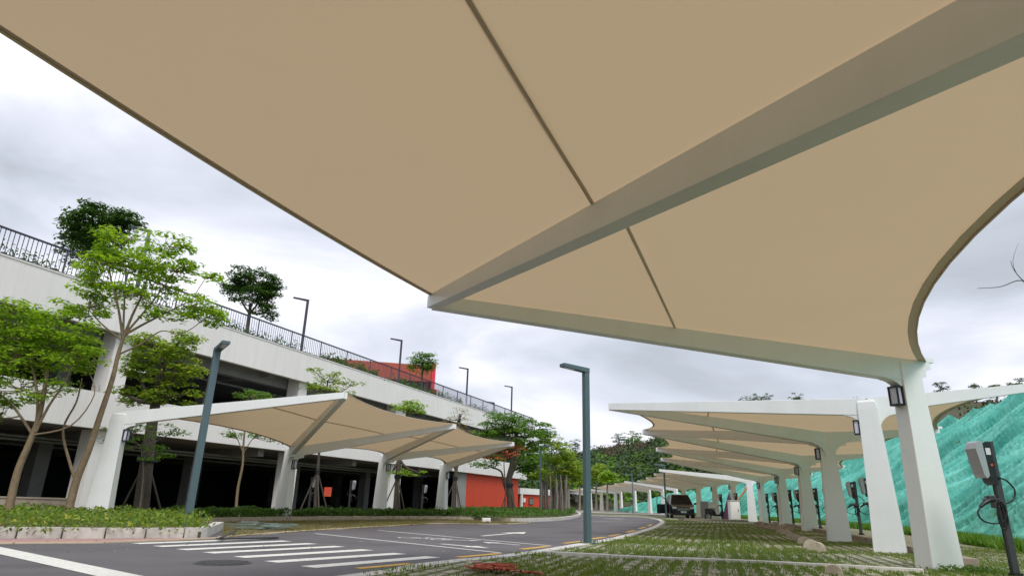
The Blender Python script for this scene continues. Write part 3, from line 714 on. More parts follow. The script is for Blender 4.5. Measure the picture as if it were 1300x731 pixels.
nt.links.new(d_.outputs[0], m_.inputs[1]); nt.links.new(t_.outputs[0], m_.inputs[2]); nt.links.new(m_.outputs[0], o_.inputs[0])
b = MB(); fbx(b, SM, SE + 2, -.125, -.115, zr0 + .02, zr1 - .07); b.build('mesh_panel', mg, rail)
# roof lamps
for px, ty, by_, lab in ((190, 293, 372, 'roof lamp post among the leaves of the tall leaning tree'), (391, 381, 440, 'roof lamp post rising above the railing between the two roof trees'),
                         (510, 432, 472, 'roof lamp post left of the small roof tree near the red roof building'), (594, 468, 505, 'roof lamp post above the pale mesh part of the railing'),
                         (627, 511, 522, 'short distant roof lamp post just above the railing'), (650, 491, 522, 'rightmost roof lamp post above the end of the railing')):
    s_, z_ = fs(px, ty, -1.0)
    q = FB(s_, -1.0, ZR - .6)
    street_lamp(lab, q, z_ - ZR + .6, (-.9, -.45), .9, .14 if px < 400 else .12, group='lamp posts on the garage roof', m=M_rail if px > 200 else M_lamp, head=.16)
# roof planter soil and red roof building
b = MB(); fbx(b, S0, SE + 2, -2.2, -.3, ZF + .7, ZR - .15); b.build('planter', M_soil, gar)
pA = atd(397, 453, 56); pB = atd(553, 468, 58.5)
rb = thing('red_roof_building', 'orange red flat building on the garage roof behind the railing', 'building', (pA.x, pA.y, ZR))
dv_ = Vector((pB.x - pA.x, pB.y - pA.y, 0)).normalized(); bk2 = Vector((-dv_.y, dv_.x, 0))
def rbox(b, a0, a1, d0, d1, z0, z1):
    o0 = Vector((pA.x, pA.y, 0)); ln = (Vector((pB.x, pB.y, 0)) - o0).length
    P = lambda a, d, z: o0 + dv_ * (a * ln) + bk2 * d + Vector((0, 0, z))
    b.loft([[P(a0, d0, z), P(a1, d0, z), P(a1, d1, z), P(a0, d1, z)] for z in (z0, z1)])
zt_ = pA.z
b = MB(); rbox(b, 0, 1, 0, 6, zt_ - 1.5, zt_); b.build('roof', M_redb, rb)
b = MB(); rbox(b, .02, .97, .6, 5.5, ZR - 1, zt_ - 1.5)
b.build('wall', M_dark, rb)
b = MB()
for k in range(12): rbox(b, .04 + k * .08, .055 + k * .08, .5, .62, ZR - 1, zt_ - 1.5)
b.build('mullions', M_redb, rb)
b = MB(); rbox(b, .985, 1.035, -.3, .8, ZR - 1, zt_ - 2.2); rbox(b, .97, 1.0, -.2, 3, zt_ - 2.2, zt_ + .1); b.build('corner_pier', M_crim, rb)
# orange gable high behind flame tree
# gatehouse
gh = thing('gatehouse', 'small red gatehouse with a flat white roof beyond the end of the garage', 'building', pxy(676, 70, 0))
g0 = pxy(660, 70, 0); g1 = pxy(707, 76, 0); gd = (g1 - g0).normalized(); gk = Vector((-gd.y, gd.x, 0)); gl = (g1 - g0).length
def gbx(b, a0, a1, d0, d1, z0, z1): b.loft([[g0 + gd * a + gk * d + Vector((0, 0, z)) for a, d in ((a0, d0), (a1, d0), (a1, d1), (a0, d1))] for z in (z0, z1)])
b = MB(); gbx(b, .4, gl - .3, .2, 4, 0, 1.75); b.build('wall', M_red, gh)
b = MB(); gbx(b, 0, gl, 0, 4.2, 1.75, 2.35); b.build('roof', M_wall, gh)
b = MB(); gbx(b, 1.9, 2.7, .14, .2, .7, 1.4); f_ = b.build('window', M_black, gh)
b = MB(); gbx(b, 1.97, 2.63, .12, .14, .77, 1.33); b.build('pane', M_glassg, f_)
b = MB(); gbx(b, .25, .5, .0, .2, 0, 1.75); b.build('corner_post', M_wall, gh)
b = MB(); gbx(b, .75, 1.1, .05, .2, .95, 1.35); b.build('air_conditioner', M_wall, gh)
# far white boundary wall
w0_, w1_ = pxy(716, 150, 0), pxy(806, 150, 0)
b = MB(); b.box((w0_ + w1_) / 2 + Vector((0, 0, 1.1)), ((w1_ - w0_).length, .4, 2.2)); tag(b.build('boundary_wall', M_wall), 'low white boundary wall at the far end of the road under the canopies', 'wall')
# low stone planter wall left
q0, q1 = pxy(-60, 21.5, 0), pxy(84, 21.0, 0); mid = (q0 + q1) / 2; dd = q1 - q0
b = MB(); b.box(mid + Vector((0, 0, .28)), (dd.length, .3, .56), rz=math.atan2(dd.y, dd.x)); b.box(mid + Vector((0, 0, .58)), (dd.length + .06, .36, .04), rz=math.atan2(dd.y, dd.x)); tag(b.build('planter_wall', M_stone), 'low beige stone wall behind the leftmost tree trunks', 'wall')
# ------------------------------------------------------------ netted embankment
from mathutils import noise
foot = smoothline([(7.5, -2, 0), (9.8, 6, 0), (13.4, 18, 0), (15.9, 24.5, 0), (18.2, 33, 0), (20.6, 43, 0), (22.0, 55, 0), (22.3, 70, 0), (21.3, 84, 0), (18.8, 97, 0), (16.4, 106, 0)], 6)
L_ = [0]
for i in range(1, len(foot)): L_.append(L_[-1] + (foot[i] - foot[i - 1]).length)
def footat(s):
    s = max(0, min(s, L_[-1] - 1e-6))
    for i in range(1, len(foot)):
        if L_[i] >= s:
            t = (s - L_[i - 1]) / (L_[i] - L_[i - 1]); p = foot[i - 1].lerp(foot[i], t); d = (foot[i] - foot[i - 1]).normalized(); return p, Vector((d.y, -d.x, 0))
nA, nQ = 1150, 60
vs, fs_ = [], []
for i in range(nA + 1):
    s = L_[-1] * i / nA; p, n = footat(s)
    k = (L_[-1] - s)
    Hh = 6.9 * min(1, max(0.02, k / 42)) ** .9
    Hh *= 1 + .06 * noise.noise(Vector((s * .15, 0, 0)))
    for j in range(nQ + 1):
        q = j / nQ; up = q * Hh * 1.3
        # diagonal drapes of the sheet
        a = s * 1.0 + up * 1.0
        wv = noise.noise(Vector((a * .7, up * .10, 3.1))) * .42 - (1 - min(1, abs(noise.noise(Vector((a * 1.25, up * .12, 7.7)))) * 5.0)) * .25 - (1 - min(1, abs(noise.noise(Vector((a * 2.6, up * .2, 2.7)))) * 4)) * .13 + noise.noise(Vector((a * 5.5, up * .9, 1.7))) * .05 + noise.noise(Vector((s * .3, up * .3, 5))) * .35
        wv *= min(1, q * 6 + .25)
        pos = p + n * (up * .72) + Vector((0, 0, up * .69 + .12)) + (n * -.69 + Vector((0, 0, .72))) * wv
        vs.append(pos)
for i in range(nA):
    for j in range(nQ):
        a = i * (nQ + 1) + j; fs_.append((a, a + nQ + 1, a + nQ + 2, a + 1))
b = MB(); b.add(vs, fs_, True)
mn = bpy.data.materials.new('teal_sheeting'); mn.use_nodes = True; nt = mn.node_tree; bs = nt.nodes['Principled BSDF']; bs.inputs['Roughness'].default_value = .8; bs.inputs['Specular IOR Level'].default_value = .15
N = nt.nodes.new; L = nt.links.new
tc = N('ShaderNodeTexCoord'); n1 = N('ShaderNodeTexNoise'); n1.inputs['Scale'].default_value = .6; n1.inputs['Detail'].default_value = 8; n1.inputs['Roughness'].default_value = .65
L(tc.outputs['Object'], n1.inputs['Vector'])
r1 = N('ShaderNodeValToRGB'); r1.color_ramp.elements[0].position = .3; r1.color_ramp.elements[0].color = (.06, .39, .31, 1); r1.color_ramp.elements[1].position = .68; r1.color_ramp.elements[1].color = (.22, .66, .54, 1)
L(n1.outputs['Fac'], r1.inputs['Fac'])
n2 = N('ShaderNodeTexNoise'); n2.inputs['Scale'].default_value = .33; n2.inputs['Detail'].default_value = 9; n2.inputs['Roughness'].default_value = .7
mp2 = N('ShaderNodeMapping'); mp2.inputs['Location'].default_value = (3.3, 1.2, 4.4); L(tc.outputs['Object'], mp2.inputs['Vector']); L(mp2.outputs[0], n2.inputs['Vector'])
r2 = N('ShaderNodeValToRGB'); r2.color_ramp.elements[0].position = .645; r2.color_ramp.elements[1].position = .68; L(n2.outputs['Fac'], r2.inputs['Fac'])
mx = N('ShaderNodeMixRGB'); L(r2.outputs[0], mx.inputs[0]); L(r1.outputs[0], mx.inputs[1]); mx.inputs[2].default_value = (.13, .17, .06, 1)
L(mx.outputs[0], bs.inputs['Base Color'])
n3 = N('ShaderNodeTexNoise'); n3.inputs['Scale'].default_value = 3.2; n3.inputs['Detail'].default_value = 6; L(tc.outputs['Object'], n3.inputs['Vector'])
bu = N('ShaderNodeBump'); bu.inputs['Strength'].default_value = .5; bu.inputs['Distance'].default_value = .15; L(n3.outputs['Fac'], bu.inputs['Height']); L(bu.outputs[0], bs.inputs['Normal'])
struct(b.build('covered_embankment', mn))
# hill ----------------------------------------------------------
ridge = [(300, 612), (480, 606), (600, 598), (690, 577), (715, 574), (735, 572), (765, 565), (790, 560), (815, 557), (835, 552), (860, 546), (900, 528), (950, 508), (1020, 506), (1150, 502), (1300, 498), (1600, 492), (2200, 480)]
def rpy(px):
    for i in range(1, len(ridge)):
        if px <= ridge[i][0]:
            t = (px - ridge[i - 1][0]) / (ridge[i][0] - ridge[i - 1][0]); return ridge[i - 1][1] + t * (ridge[i][1] - ridge[i - 1][1])
    return ridge[-1][1]
R0, R1 = 120.0, 250.0
def hill(px, q):
    """q 0..1 from the foot to the ridge"""
    d = ray(px, rpy(px)); hd = math.hypot(d.x, d.y); zr = HC + d.z / hd * R1 - 2.5
    r = R0 + (R1 - R0) * q
    z = zr * (q ** .85) + 2.0 * noise.noise(Vector((px * .012, q * 3, 0))) * q * (1 - q) * 3
    return Vector((d.x / hd * r, d.y / hd * r, z - .3 * (q < .01)))
b = MB(); vs = []; fs_ = []; nx, nq = 120, 22
for i in range(nx + 1):
    px = 300 + 1900 * i / nx
    for j in range(nq + 1): vs.append(hill(px, j / nq))
    e = hill(px, 1); vs.append(Vector((e.x * 1.4, e.y * 1.4, -.2)))
for i in range(nx):
    for j in range(nq + 1):
        a = i * (nq + 2) + j; fs_.append((a, a + nq + 2, a + nq + 3, a + 1))
b.add(vs, fs_, True)
M_hill = mat('hillside_earth', (0.095, 0.075, 0.045), 0.95, col2=(0.03, 0.05, 0.015), scale=.05, bump=.5, bscale=1)
struct(b.build('hill', M_hill))
def clump(b, c, rx, rz, n, size, hemi=False, droop=0.0, asp=.6):
    for _ in range(n):
        while True:
            d = Vector((U(-1, 1), U(-1, 1), U(-1, 1)))
            if .05 < d.length < 1: break
        d.normalize()
        if hemi and d.z < -.2: d.z = -d.z
        r = U(.45, 1) ** .5
        p = Vector((c.x + d.x * rx * r, c.y + d.y * rx * r, c.z + d.z * rz * r))
        nn = (d + Vector((U(-.7, .7), U(-.7, .7), U(-.2, 1.0)))).normalized()
        b.leaf(p, nn, size * U(.6, 1.3), asp)
bf = MB(); bbrush = MB(); bf2 = MB()
for i in range(1900):
    px = U(560, 960) if i % 3 else U(640, 870); q = U(0, 1) ** .8
    if i % 45 == 0: px = U(960, 1600); q = U(.6, .95)
    p = hill(px, q)
    brush = (q > .5 and 700 < px < 880 and noise.noise(Vector((px * .03, q * 5, 1))) > -.2)
    rr = U(1.6, 3.6) * (.55 if brush else 1)
    clump(bbrush if brush else (bf2 if rnd() < .22 else bf), p + Vector((0, 0, rr * .5)), rr, rr * U(.75, 1.1), 62, .8 if not brush else .55, True, asp=.7)
tag(bf.build('hillside_forest', L_forest), 'dense dark green forest covering the hill behind the canopies', 'forest', kind='stuff')
tag(bf2.build('hillside_bushes', L_mid), 'lighter green bushes scattered among the dark forest on the hill', 'bushes', kind='stuff')
tag(bbrush.build('hillside_brush', L_brush), 'brown dry brush on the upper slope of the hill', 'brush', kind='stuff')
# ------------------------------------------------------------ trees
def canopy_leaves(b, pts, cr, n, size, flat=.5, asp=.42):
    for c in pts:
        k = U(.7, 1.25)
        for _ in range(int(n * k * 1.75)):
            a = U(0, 6.283); rr = cr * 1.15 * k * math.sqrt(rnd()); z = U(-1, 1) * cr * flat * .5
            p = c + Vector((math.cos(a) * rr, math.sin(a) * rr, z - rr * .18))
            nn = Vector((math.cos(a) * .45 + U(-.4, .4), math.sin(a) * .45 + U(-.4, .4), 1)).normalized()
            b.leaf(p, nn, size * 1.3 * U(.65, 1.25), asp)
def tree(name, label, trunk, ell, leaf, bark, r0=.09, cr=.32, nleaf=26, size=.13, flat=.5, group=None, props=False, twig=.008, asp=.42, cat='tree', limbs=None, shell=.35, wrap=False):
    """trunk: list of world points; ell: [(centre, rx, ry, rz, n)]; limbs: extra stem polylines with start radius"""
    t = thing(name, label, cat, trunk[0], group=group)
    b = MB(); P = smoothline(trunk, 4); n = len(P)
    rad = [r0 * (1.25 if i == 0 else 1) * (1 - .62 * i / n) for i in range(n)]
    b.tube(P, rad, 8)
    nodes = [(P[i], rad[i]) for i in range(int(n * .45), n)]
    for lb_, lr in (limbs or []):
        Q = smoothline(lb_, 4); rd = [lr * (1 - .7 * i / len(Q)) for i in range(len(Q))]; b.tube(Q, rd, 7)
        nodes += [(Q[i], rd[i]) for i in range(len(Q) // 3, len(Q))]
    cl = []
    for c, rx, ry, rz, k in ell:
        c = Vector(c)
        # limb from nearest node to ellipsoid centre
        q, qr = min(nodes, key=lambda a: (a[0] - c).length + (5 if a[0].z > c.z else 0))
        e = c - Vector((0, 0, rz * .25)); m1 = q.lerp(e, .5) + Vector((U(-.1, .1), U(-.1, .1), -(e - q).length * .08))
        Q = smoothline([q, m1, e], 4); b.tube(Q, [max(.012, qr * .75 * (1 - .6 * i / len(Q))) for i in range(len(Q))], 6)
        loc = [(Q[i], .015) for i in range(2, len(Q))]
        for _ in range(k):
            while True:
                d = Vector((U(-1, 1), U(-1, 1), U(-1, 1)))
                if shell < d.length < 1: break
            p = Vector((c.x + d.x * rx, c.y + d.y * ry, c.z + d.z * rz))
            if noise.noise(p * (1.4 / max(rx, .6)) + Vector((c.x, 0, 0))) < -.28: continue
            cl.append(p)
            a, ar = min(loc + nodes[-3:], key=lambda a: (a[0] - p).length)
            if rnd() < .8:
                mm = a.lerp(p, .5) + Vector((U(-.08, .08), U(-.08, .08), -.05)); b.tube([a, mm, p], [twig * 1.8, twig * 1.3, twig * .6], 4, cap=False)
    b.build('trunk', bark, t)
    b = MB(); canopy_leaves(b, cl, cr, nleaf, size, flat, asp); b.build('crown', leaf, t)
    if props:
        top = P[int(n * .42)]; top = next((q for q in P if q.z > props), top)
        for k in range(3):
            a = .5 + k * 2.1 + .5
            g = Vector((trunk[0][0] + math.cos(a) * .75, trunk[0][1] + math.sin(a) * .75, .08))
            b = MB(); b.tube([g, top + (top - g).normalized() * .12], .035, 6); tag(b.build('prop', M_prop, t))
        b = MB(); b.tube([top + Vector((0, 0, -.1)), top + Vector((0, 0, .08))], r0 * 1.15, 10); b.build('binding', M_black, t)
    return t
def E_(px, py, Y, rpx, rpy_, n, dy=0.0):
    c = atd(px, py, Y + dy); s = Y / F * 1.05
    return (c, rpx * s, rpx * s * .9, rpy_ * s, n)
def TP(Y, *pp): return [atd(x, y, Y) for x, y in pp]
g0_ = lambda px, Y: pxy(px, Y, .08)
# 1 leftmost multi-stem tree
Y = 16.5
tree('broadleaf_tree', 'leftmost bright green tree with several thin pale stems, low stone wall behind', [g0_(8, Y)] + TP(Y, (22, 600), (38, 560), (52, 520), (60, 470)),
     [E_(10, 420, Y, 55, 28, 46), E_(75, 420, Y, 45, 26, 42), E_(30, 450, Y, 60, 26, 44), E_(100, 450, Y, 34, 22, 28), E_(15, 395, Y, 48, 18, 26), E_(35, 490, Y, 52, 20, 26), E_(-40, 450, Y, 45, 60, 60), E_(-15, 520, Y, 30, 20, 14)],
     L_bright, M_bark_l, .10, .27, 26, .115, limbs=[(TP(Y, (45, 548), (48, 510), (42, 470), (30, 430)), .045), (TP(Y, (42, 552), (20, 520), (0, 500)), .04), (TP(Y, (45, 548), (62, 515), (85, 480), (95, 450)), .04), (TP(Y, (40, 552), (90, 540), (120, 500), (112, 470)), .025)])
# 2 tall leaning tree
Y = 17.5
tree('broadleaf_tree', 'tall airy tree with a pale leaning trunk, left of the left canopy', [g0_(84, Y)] + TP(Y, (97, 610), (113, 570), (128, 525), (143, 480), (150, 450), (158, 425)),
     [E_(150, 330, Y, 48, 20, 34), E_(205, 335, Y, 46, 22, 38), E_(165, 300, Y, 36, 16, 22), E_(215, 310, Y, 26, 14, 14), E_(115, 385, Y, 36, 18, 26), E_(110, 355, Y, 26, 14, 14), E_(245, 385, Y, 36, 14, 22), E_(262, 350, Y, 14, 10, 7), E_(180, 370, Y, 52, 18, 30), E_(240, 330, Y, 18, 14, 8), E_(262, 400, Y, 26, 10, 12), E_(90, 395, Y, 20, 9, 8), E_(205, 400, Y, 22, 9, 7)],
     L_bright, M_bark_l, .105, .25, 24, .12, flat=.4,
     limbs=[(TP(Y, (97, 612), (88, 585), (80, 545), (97, 510), (104, 480)), .045), (TP(Y, (156, 430), (168, 400), (182, 370), (190, 335)), .045), (TP(Y, (156, 430), (150, 390), (140, 350), (138, 320)), .04), (TP(Y, (158, 425), (185, 410), (215, 395), (245, 380)), .04), (TP(Y, (155, 432), (130, 412), (112, 392)), .03), (TP(Y, (150, 450), (180, 436), (205, 420), (225, 425)), .03), (TP(Y, (156, 430), (158, 380), (160, 340)), .035), (TP(Y, (157, 426), (192, 385), (222, 345)), .035)])
# 3 thick dark trunk yellow green tree
Y = 22.5
tree('broadleaf_tree', 'yellow green tree on a thick dark trunk tied with rope, behind the first canopy column', [g0_(178, Y)] + TP(Y, (184, 605), (190, 560), (196, 520), (204, 480), (208, 450)),
     [E_(205, 440, Y, 42, 22, 56), E_(225, 470, Y, 32, 22, 34), E_(180, 460, Y, 26, 22, 26), E_(215, 500, Y, 32, 14, 22), E_(165, 500, Y, 20, 12, 12), E_(235, 425, Y, 18, 12, 12)],
     L_yel, M_bark_d, .26, .30, 26, .13, limbs=[(TP(Y, (196, 520), (182, 490), (172, 470)), .08), (TP(Y, (196, 518), (215, 490), (230, 465)), .08)], props=1.7)
# 3b lower leaves hanging on same trunk region
Y = 21.5
tree('young_tree', 'small sapling with dark green leaves low beside the thick dark trunk', [g0_(176, Y)] + TP(Y, (182, 600), (178, 565)),
     [E_(170, 545, Y, 30, 12, 14), E_(195, 572, Y, 18, 13, 10), E_(150, 560, Y, 18, 8, 7), E_(222, 545, Y, 22, 7, 8)], L_mid, M_bark_g, .025, .22, 15, .11)
# 4 thin tree
Y = 25
tree('young_tree', 'thin bare stemmed young tree growing behind the front edge of the left canopy', [g0_(299, Y)] + TP(Y, (302, 620), (308, 590), (309, 565), (312, 535), (316, 505)),
     [E_(318, 500, Y, 26, 6, 26), E_(290, 548, Y, 20, 6, 10), E_(338, 552, Y, 18, 8, 10), E_(365, 556, Y, 12, 6, 7)], L_mid, M_bark_l, .06, .24, 17, .11, limbs=[(TP(Y, (309, 575), (298, 550), (288, 535)), .02), (TP(Y, (309, 575), (322, 555), (335, 545)), .02)])
Y = 29.5
tree('young_tree', 'yellowish sparse tree on a propped trunk right of the left canopy second column', [g0_(400, Y)] + TP(Y, (401, 620), (404, 590), (407, 550), (412, 510), (416, 485)),
     [E_(412, 478, Y, 24, 12, 22), E_(400, 490, Y, 16, 12, 12), E_(442, 485, Y, 22, 5, 12), E_(420, 495, Y, 34, 6, 18), E_(400, 545, Y, 10, 8, 4)], L_yel, M_bark_d, .08, .24, 15, .12, props=1.9, limbs=[(TP(Y, (407, 550), (395, 515), (392, 490)), .03), (TP(Y, (412, 515), (430, 500), (445, 490)), .03)])
Y = 34
tree('young_tree', 'young tree with a bright leaf tuft above the canopy, propped trunk beside third column', [g0_(502, Y)] + TP(Y, (504, 620), (506, 590), (510, 560), (516, 530), (520, 518)),
     [E_(519, 516, Y, 20, 8, 30), E_(535, 520, Y, 9, 5, 8), E_(498, 597, Y, 16, 5, 7), E_(530, 598, Y, 16, 4, 6)], L_bright, M_bark_d, .15, .27, 20, .13, props=1.8)
Y = 38
tree('young_tree', 'sparse tree with a pale twiggy top, propped trunk right of the last column', [g0_(576, Y)] + TP(Y, (577, 625), (579, 600), (581, 570), (583, 545), (584, 525)),
     [E_(582, 530, Y, 20, 14, 22), E_(592, 545, Y, 14, 9, 9), E_(570, 535, Y, 10, 10, 7)], L_pale, M_bark_d, .12, .26, 11, .10, props=1.9, limbs=[(TP(Y, (579, 600), (573, 575), (571, 550)), .06), (TP(Y, (580, 595), (588, 570), (592, 550)), .05)], twig=.012)
Y = 42
tree('broadleaf_tree', 'broad layered green tree with a forked dark trunk in front of the red wall', [g0_(649, Y)] + TP(Y, (648, 630), (646, 610), (650, 590), (654, 565), (656, 545)),
     [E_(640, 535, Y, 32, 12, 44), E_(668, 540, Y, 30, 13, 44), E_(655, 552, Y, 42, 9, 36), E_(685, 550, Y, 16, 7, 16), E_(620, 545, Y, 22, 8, 20), E_(632, 582, Y, 12, 6, 7), E_(672, 565, Y, 22, 7, 16), E_(617, 588, Y, 14, 5, 8)], L_mid, M_bark_d, .26, .42, 20, .19, props=1.7,
     limbs=[(TP(Y, (649, 640), (640, 615), (636, 598), (620, 592)), .10), (TP(Y, (646, 612), (655, 590), (664, 572)), .09)])
Y = 40.5
tree('flame_tree', 'small crown of orange red flowers in front of the white parapet end', [g0_(640, Y)] + TP(Y, (642, 620), (640, 595), (640, 580)),
     [E_(628, 575, Y, 26, 6, 20), E_(655, 570, Y, 13, 10, 13), E_(606, 578, Y, 11, 5, 7)], L_orange, M_bark_d, .05, .34, 8, .13)
# island ring of banyans
Y = 47
t = tree('banyan_tree', 'banyan cluster of many upright trunks under a yellow green crown on the island', [g0_(703, Y)] + TP(Y, (703, 630), (702, 610), (702, 590)),
     [E_(705, 575, Y, 22, 14, 40), E_(695, 600, Y, 18, 12, 26), E_(718, 590, Y, 20, 14, 34), E_(728, 602, Y, 12, 8, 12), E_(700, 560, Y, 16, 9, 18), E_(712, 612, Y, 18, 6, 14)], L_yel, M_bark_g, .2, .42, 20, .2)
b = MB()
for k in range(26):
    px = U(686, 718); yy = Y + U(-1.5, 1.5); g = g0_(px, yy); tp = atd(px + U(-3, 3), U(600, 612), yy)
    b.tube([g, g.lerp(tp, .5) + Vector((U(-.1, .1), 0, 0)), tp], [U(.06, .13), U(.05, .09), .04], 6)
b.build('hanging_trunks', M_bark_g, t)
Y = 52
tree('broadleaf_tree', 'dark green bushy tree behind the banyan cluster, against the hill', [g0_(688, Y)] + TP(Y, (688, 620), (688, 600)), [E_(680, 590, Y, 20, 16, 40), E_(672, 575, Y, 12, 10, 16), E_(660, 590, Y, 12, 10, 14)], L_mid, M_bark_d, .16, .5, 22, .24)
# small far trees by road end
for px, py, Y, rx, ry, lab in ((757, 600, 100, 17, 11, 'round pale green tree above the distant canopies, right of the middle lamp post'), (771, 604, 92, 9, 6, 'small bright green tree just right of the round pale one over the far canopies'), (736, 604, 98, 9, 10, 'yellowish tree left of the middle lamp post at the end of the road'), (722, 596, 84, 14, 12, 'tall yellow green tree behind the island at the end of the road')):
    tree('broadleaf_tree', lab, [pxy(px, Y, 0)] + TP(Y, (px, 630), (px, 612)), [E_(px, py, Y, rx, ry, 34)], L_bright if 'bright' in lab else L_yel, M_bark_g, .2, .7, 20, .4)
# roof trees
def roof_tree(px, Y, bpy_, ell, lab, leaf, r0, cr, nl, sz, limbs=None, mid=()):
    base = atd(px, bpy_, Y); base.z = ZR - .3
    tree('roof_tree', lab, [base] + list(mid), ell, leaf, M_bark_d, r0, cr, nl, sz, limbs=limbs, shell=.2)
Y = 26
roof_tree(122, Y, 350, [E_(122, 290, Y, 42, 26, 90), E_(118, 320, Y, 36, 22, 50), E_(160, 280, Y, 20, 14, 24), E_(95, 300, Y, 22, 22, 30), E_(125, 268, Y, 26, 12, 26)], 'dense dark green tree on the garage roof behind the tall airy tree', L_dark, .12, .36, 30, .15, mid=TP(Y, (121, 335), (121, 310)))
Y = 35.5
roof_tree(318, Y, 400, [E_(320, 352, Y, 32, 14, 60), E_(300, 362, Y, 18, 18, 36), E_(342, 372, Y, 15, 24, 46), E_(322, 372, Y, 28, 16, 40), E_(340, 395, Y, 14, 10, 20)], 'round dark tree with forked trunk on the garage roof, left of the roof lamp post', L_dark, .14, .36, 30, .15, mid=TP(Y, (317, 395), (318, 385)),
          limbs=[(TP(Y, (317, 398), (308, 385), (302, 370)), .07), (TP(Y, (317, 398), (327, 385), (330, 370)), .07)])
Y = 51
roof_tree(536, Y, 478, [E_(537, 455, Y, 16, 11, 36), E_(530, 465, Y, 12, 8, 16), E_(545, 465, Y, 9, 8, 12)], 'small green tree on the garage roof in front of the red roof building', L_mid, .1, .4, 22, .18, mid=TP(Y, (536, 475), (537, 465)))
# ridge trees
for px, py, rx, ry, lab in ((730, 563, 8, 7, 'lone dark tree on the hill ridge close left of the middle lamp post'), (803, 551, 14, 6, 'wide dark tree crowning the hill ridge left of the white canopy'), (786, 555, 8, 5, 'small dark tree beside the wide one on the hill ridge'), (967, 503, 13, 5, 'left one of two small trees peeking over the long white canopy beam'), (1013, 504, 11, 5, 'right one of two small trees peeking over the long white canopy beam'),
                            (1194, 491, 8, 6, 'feathery tree peeking over the white beam just right of the nearest column'), (1238, 492, 5, 5, 'tiny round tree peeking over the white beam near the right edge'), (1264, 491, 6, 5, 'second tiny tree from the right edge peeking over the white beam'), (1294, 486, 11, 7, 'dark tree peeking over the white beam at the right edge of the photo')):
    Y = 236 if px < 900 else 225
    d = ray(px, py); hd = math.hypot(d.x, d.y); Yy = d.y / hd * 247
    bs_ = hill(px, .98)
    tree('ridge_tree', lab, [bs_, atd(px, py + ry + 2, Yy), atd(px, py + 1, Yy)], [E_(px, py + 1, Yy, rx, ry + 1.5, 26)], L_dark, M_bark_d, .22, .85, 16, .5, twig=.05, flat=.6, shell=.1)
# bare tree at right
bt = thing('bare_tree', 'bare leafless twigs reaching in from the right edge of the photo against the sky', 'tree', (10.6, 9.2, 0))
b = MB(); Y = 9.0
b.tube(smoothline([(10.6, 9.2, 0), (10.5, 9.1, 2.5), (10.3, 9.0, 4.2), (10.0, 9.0, 6.0)], 4), [.09, .07, .05, .03] * 3 + [.03], 7) if False else b.tube([(10.6, 9.2, 0), (10.5, 9.1, 2.5), (10.3, 9.0, 4.2), (10.0, 9.0, 6.0)], [.09, .07, .05, .025], 8)
def tw(pp, r_): b.tube(smoothline(pp, 4), [r_ * (1 - .75 * i / (4 * (len(pp) - 1))) for i in range(4 * (len(pp) - 1) + 1)], 5)
tw([Vector((10.3, 9.0, 4.0))] + TP(9.3, (1330, 375), (1298, 356), (1270, 364), (1241, 366)), .014)
tw([Vector((10.3, 9.0, 4.0))] + TP(9.3, (1325, 372), (1300, 357), (1287, 342), (1283, 331)), .012)
tw(TP(9.3, (1300, 357), (1290, 346), (1286, 330), (1293, 308)), .006)
tw([Vector((10.2, 9.0, 5.0))] + TP(9.3, (1330, 238), (1298, 233), (1275, 236)), .010)
tw([Vector((10.2, 9.0, 5.0))] + TP(9.3, (1330, 245), (1300, 241), (1272, 241)), .010)
tw([Vector((10.1, 9.0, 5.4))] + TP(9.3, (1335, 250), (1300, 236), (1284, 226)), .010)
tw([Vector((10.1, 9.0, 5.4))] + TP(9.3, (1335, 215), (1300, 216), (1286, 222)), .008)
b.build('branches', M_bark_d, bt)
# ------------------------------------------------------------ hedges and ground plants
def inpoly(x, y, P):
    c = False; n = len(P)
    for i in range(n):
        x1, y1 = P[i]; x2, y2 = P[(i + 1) % n]
        if (y1 > y) != (y2 > y) and x < (x2 - x1) * (y - y1) / (y2 - y1) + x1: c = not c
    return c
def hedge(name, label, P, h, n, size, m, kind='stuff', dens=None):
    b = MB(); xs = [p[0] for p in P]; ys_ = [p[1] for p in P]; k = 0
    while k < n:
        x, y = U(min(xs), max(xs)), U(min(ys_), max(ys_))
        if not inpoly(x, y, P): continue
        k += 1
        hh = h * (.8 + .5 * noise.noise(Vector((x * 1.3, y * 1.3, 0))) + .25 * noise.noise(Vector((x * 4, y * 4, 2))))
        z = .1 + hh * (1 - rnd() ** 2.2)
        nn = Vector((U(-.9, .9), U(-1, .6), U(.2, 1))).normalized()
        b.leaf(Vector((x, y, z)), nn, size * U(.6, 1.3), .5)
    return tag(b.build(name, m), label, 'hedge', kind=kind)
h1 = [gp(-230, 679.5, .11), gp(-100, 678.5, .11), gp(0, 677.5, .11), gp(140, 677.5, .11), gp(262, 676.5, .11), gp(272, 670, .11), gp(240, 659, .11)]
H1 = [(p.x, p.y + .30) for p in h1[:5]] + [(h1[5].x - .3, h1[5].y), (h1[6].x, h1[6].y)] + [(pxy(120, 19.5, 0).x, 19.5), (pxy(-250, 17, 0).x, 17)]
hedge('ground_hedge', 'bright green and yellow low hedge plants behind the raised kerb on the left', H1, .34, 15000, .085, L_hedge)
def offs(P, d): return [(p[0] - d * .85, p[1] + d * .45) for p in P]
bl_ = [(p.x, p.y) for p in back_l]
H2 = offs(bl_[:7], .35) + offs(bl_[:7], 1.9)[::-1]
hedge('ground_hedge', 'dark green clipped hedge along the front of the garage behind the left canopy', H2, .33, 15000, .11, L_hedged)
H3 = offs(bl_[6:7], .9) + [(p[0] - .45, p[1] + .1) for p in bl_[7:]] + [(3, 68), (-2, 54)] + offs(bl_[6:7], 5.0)
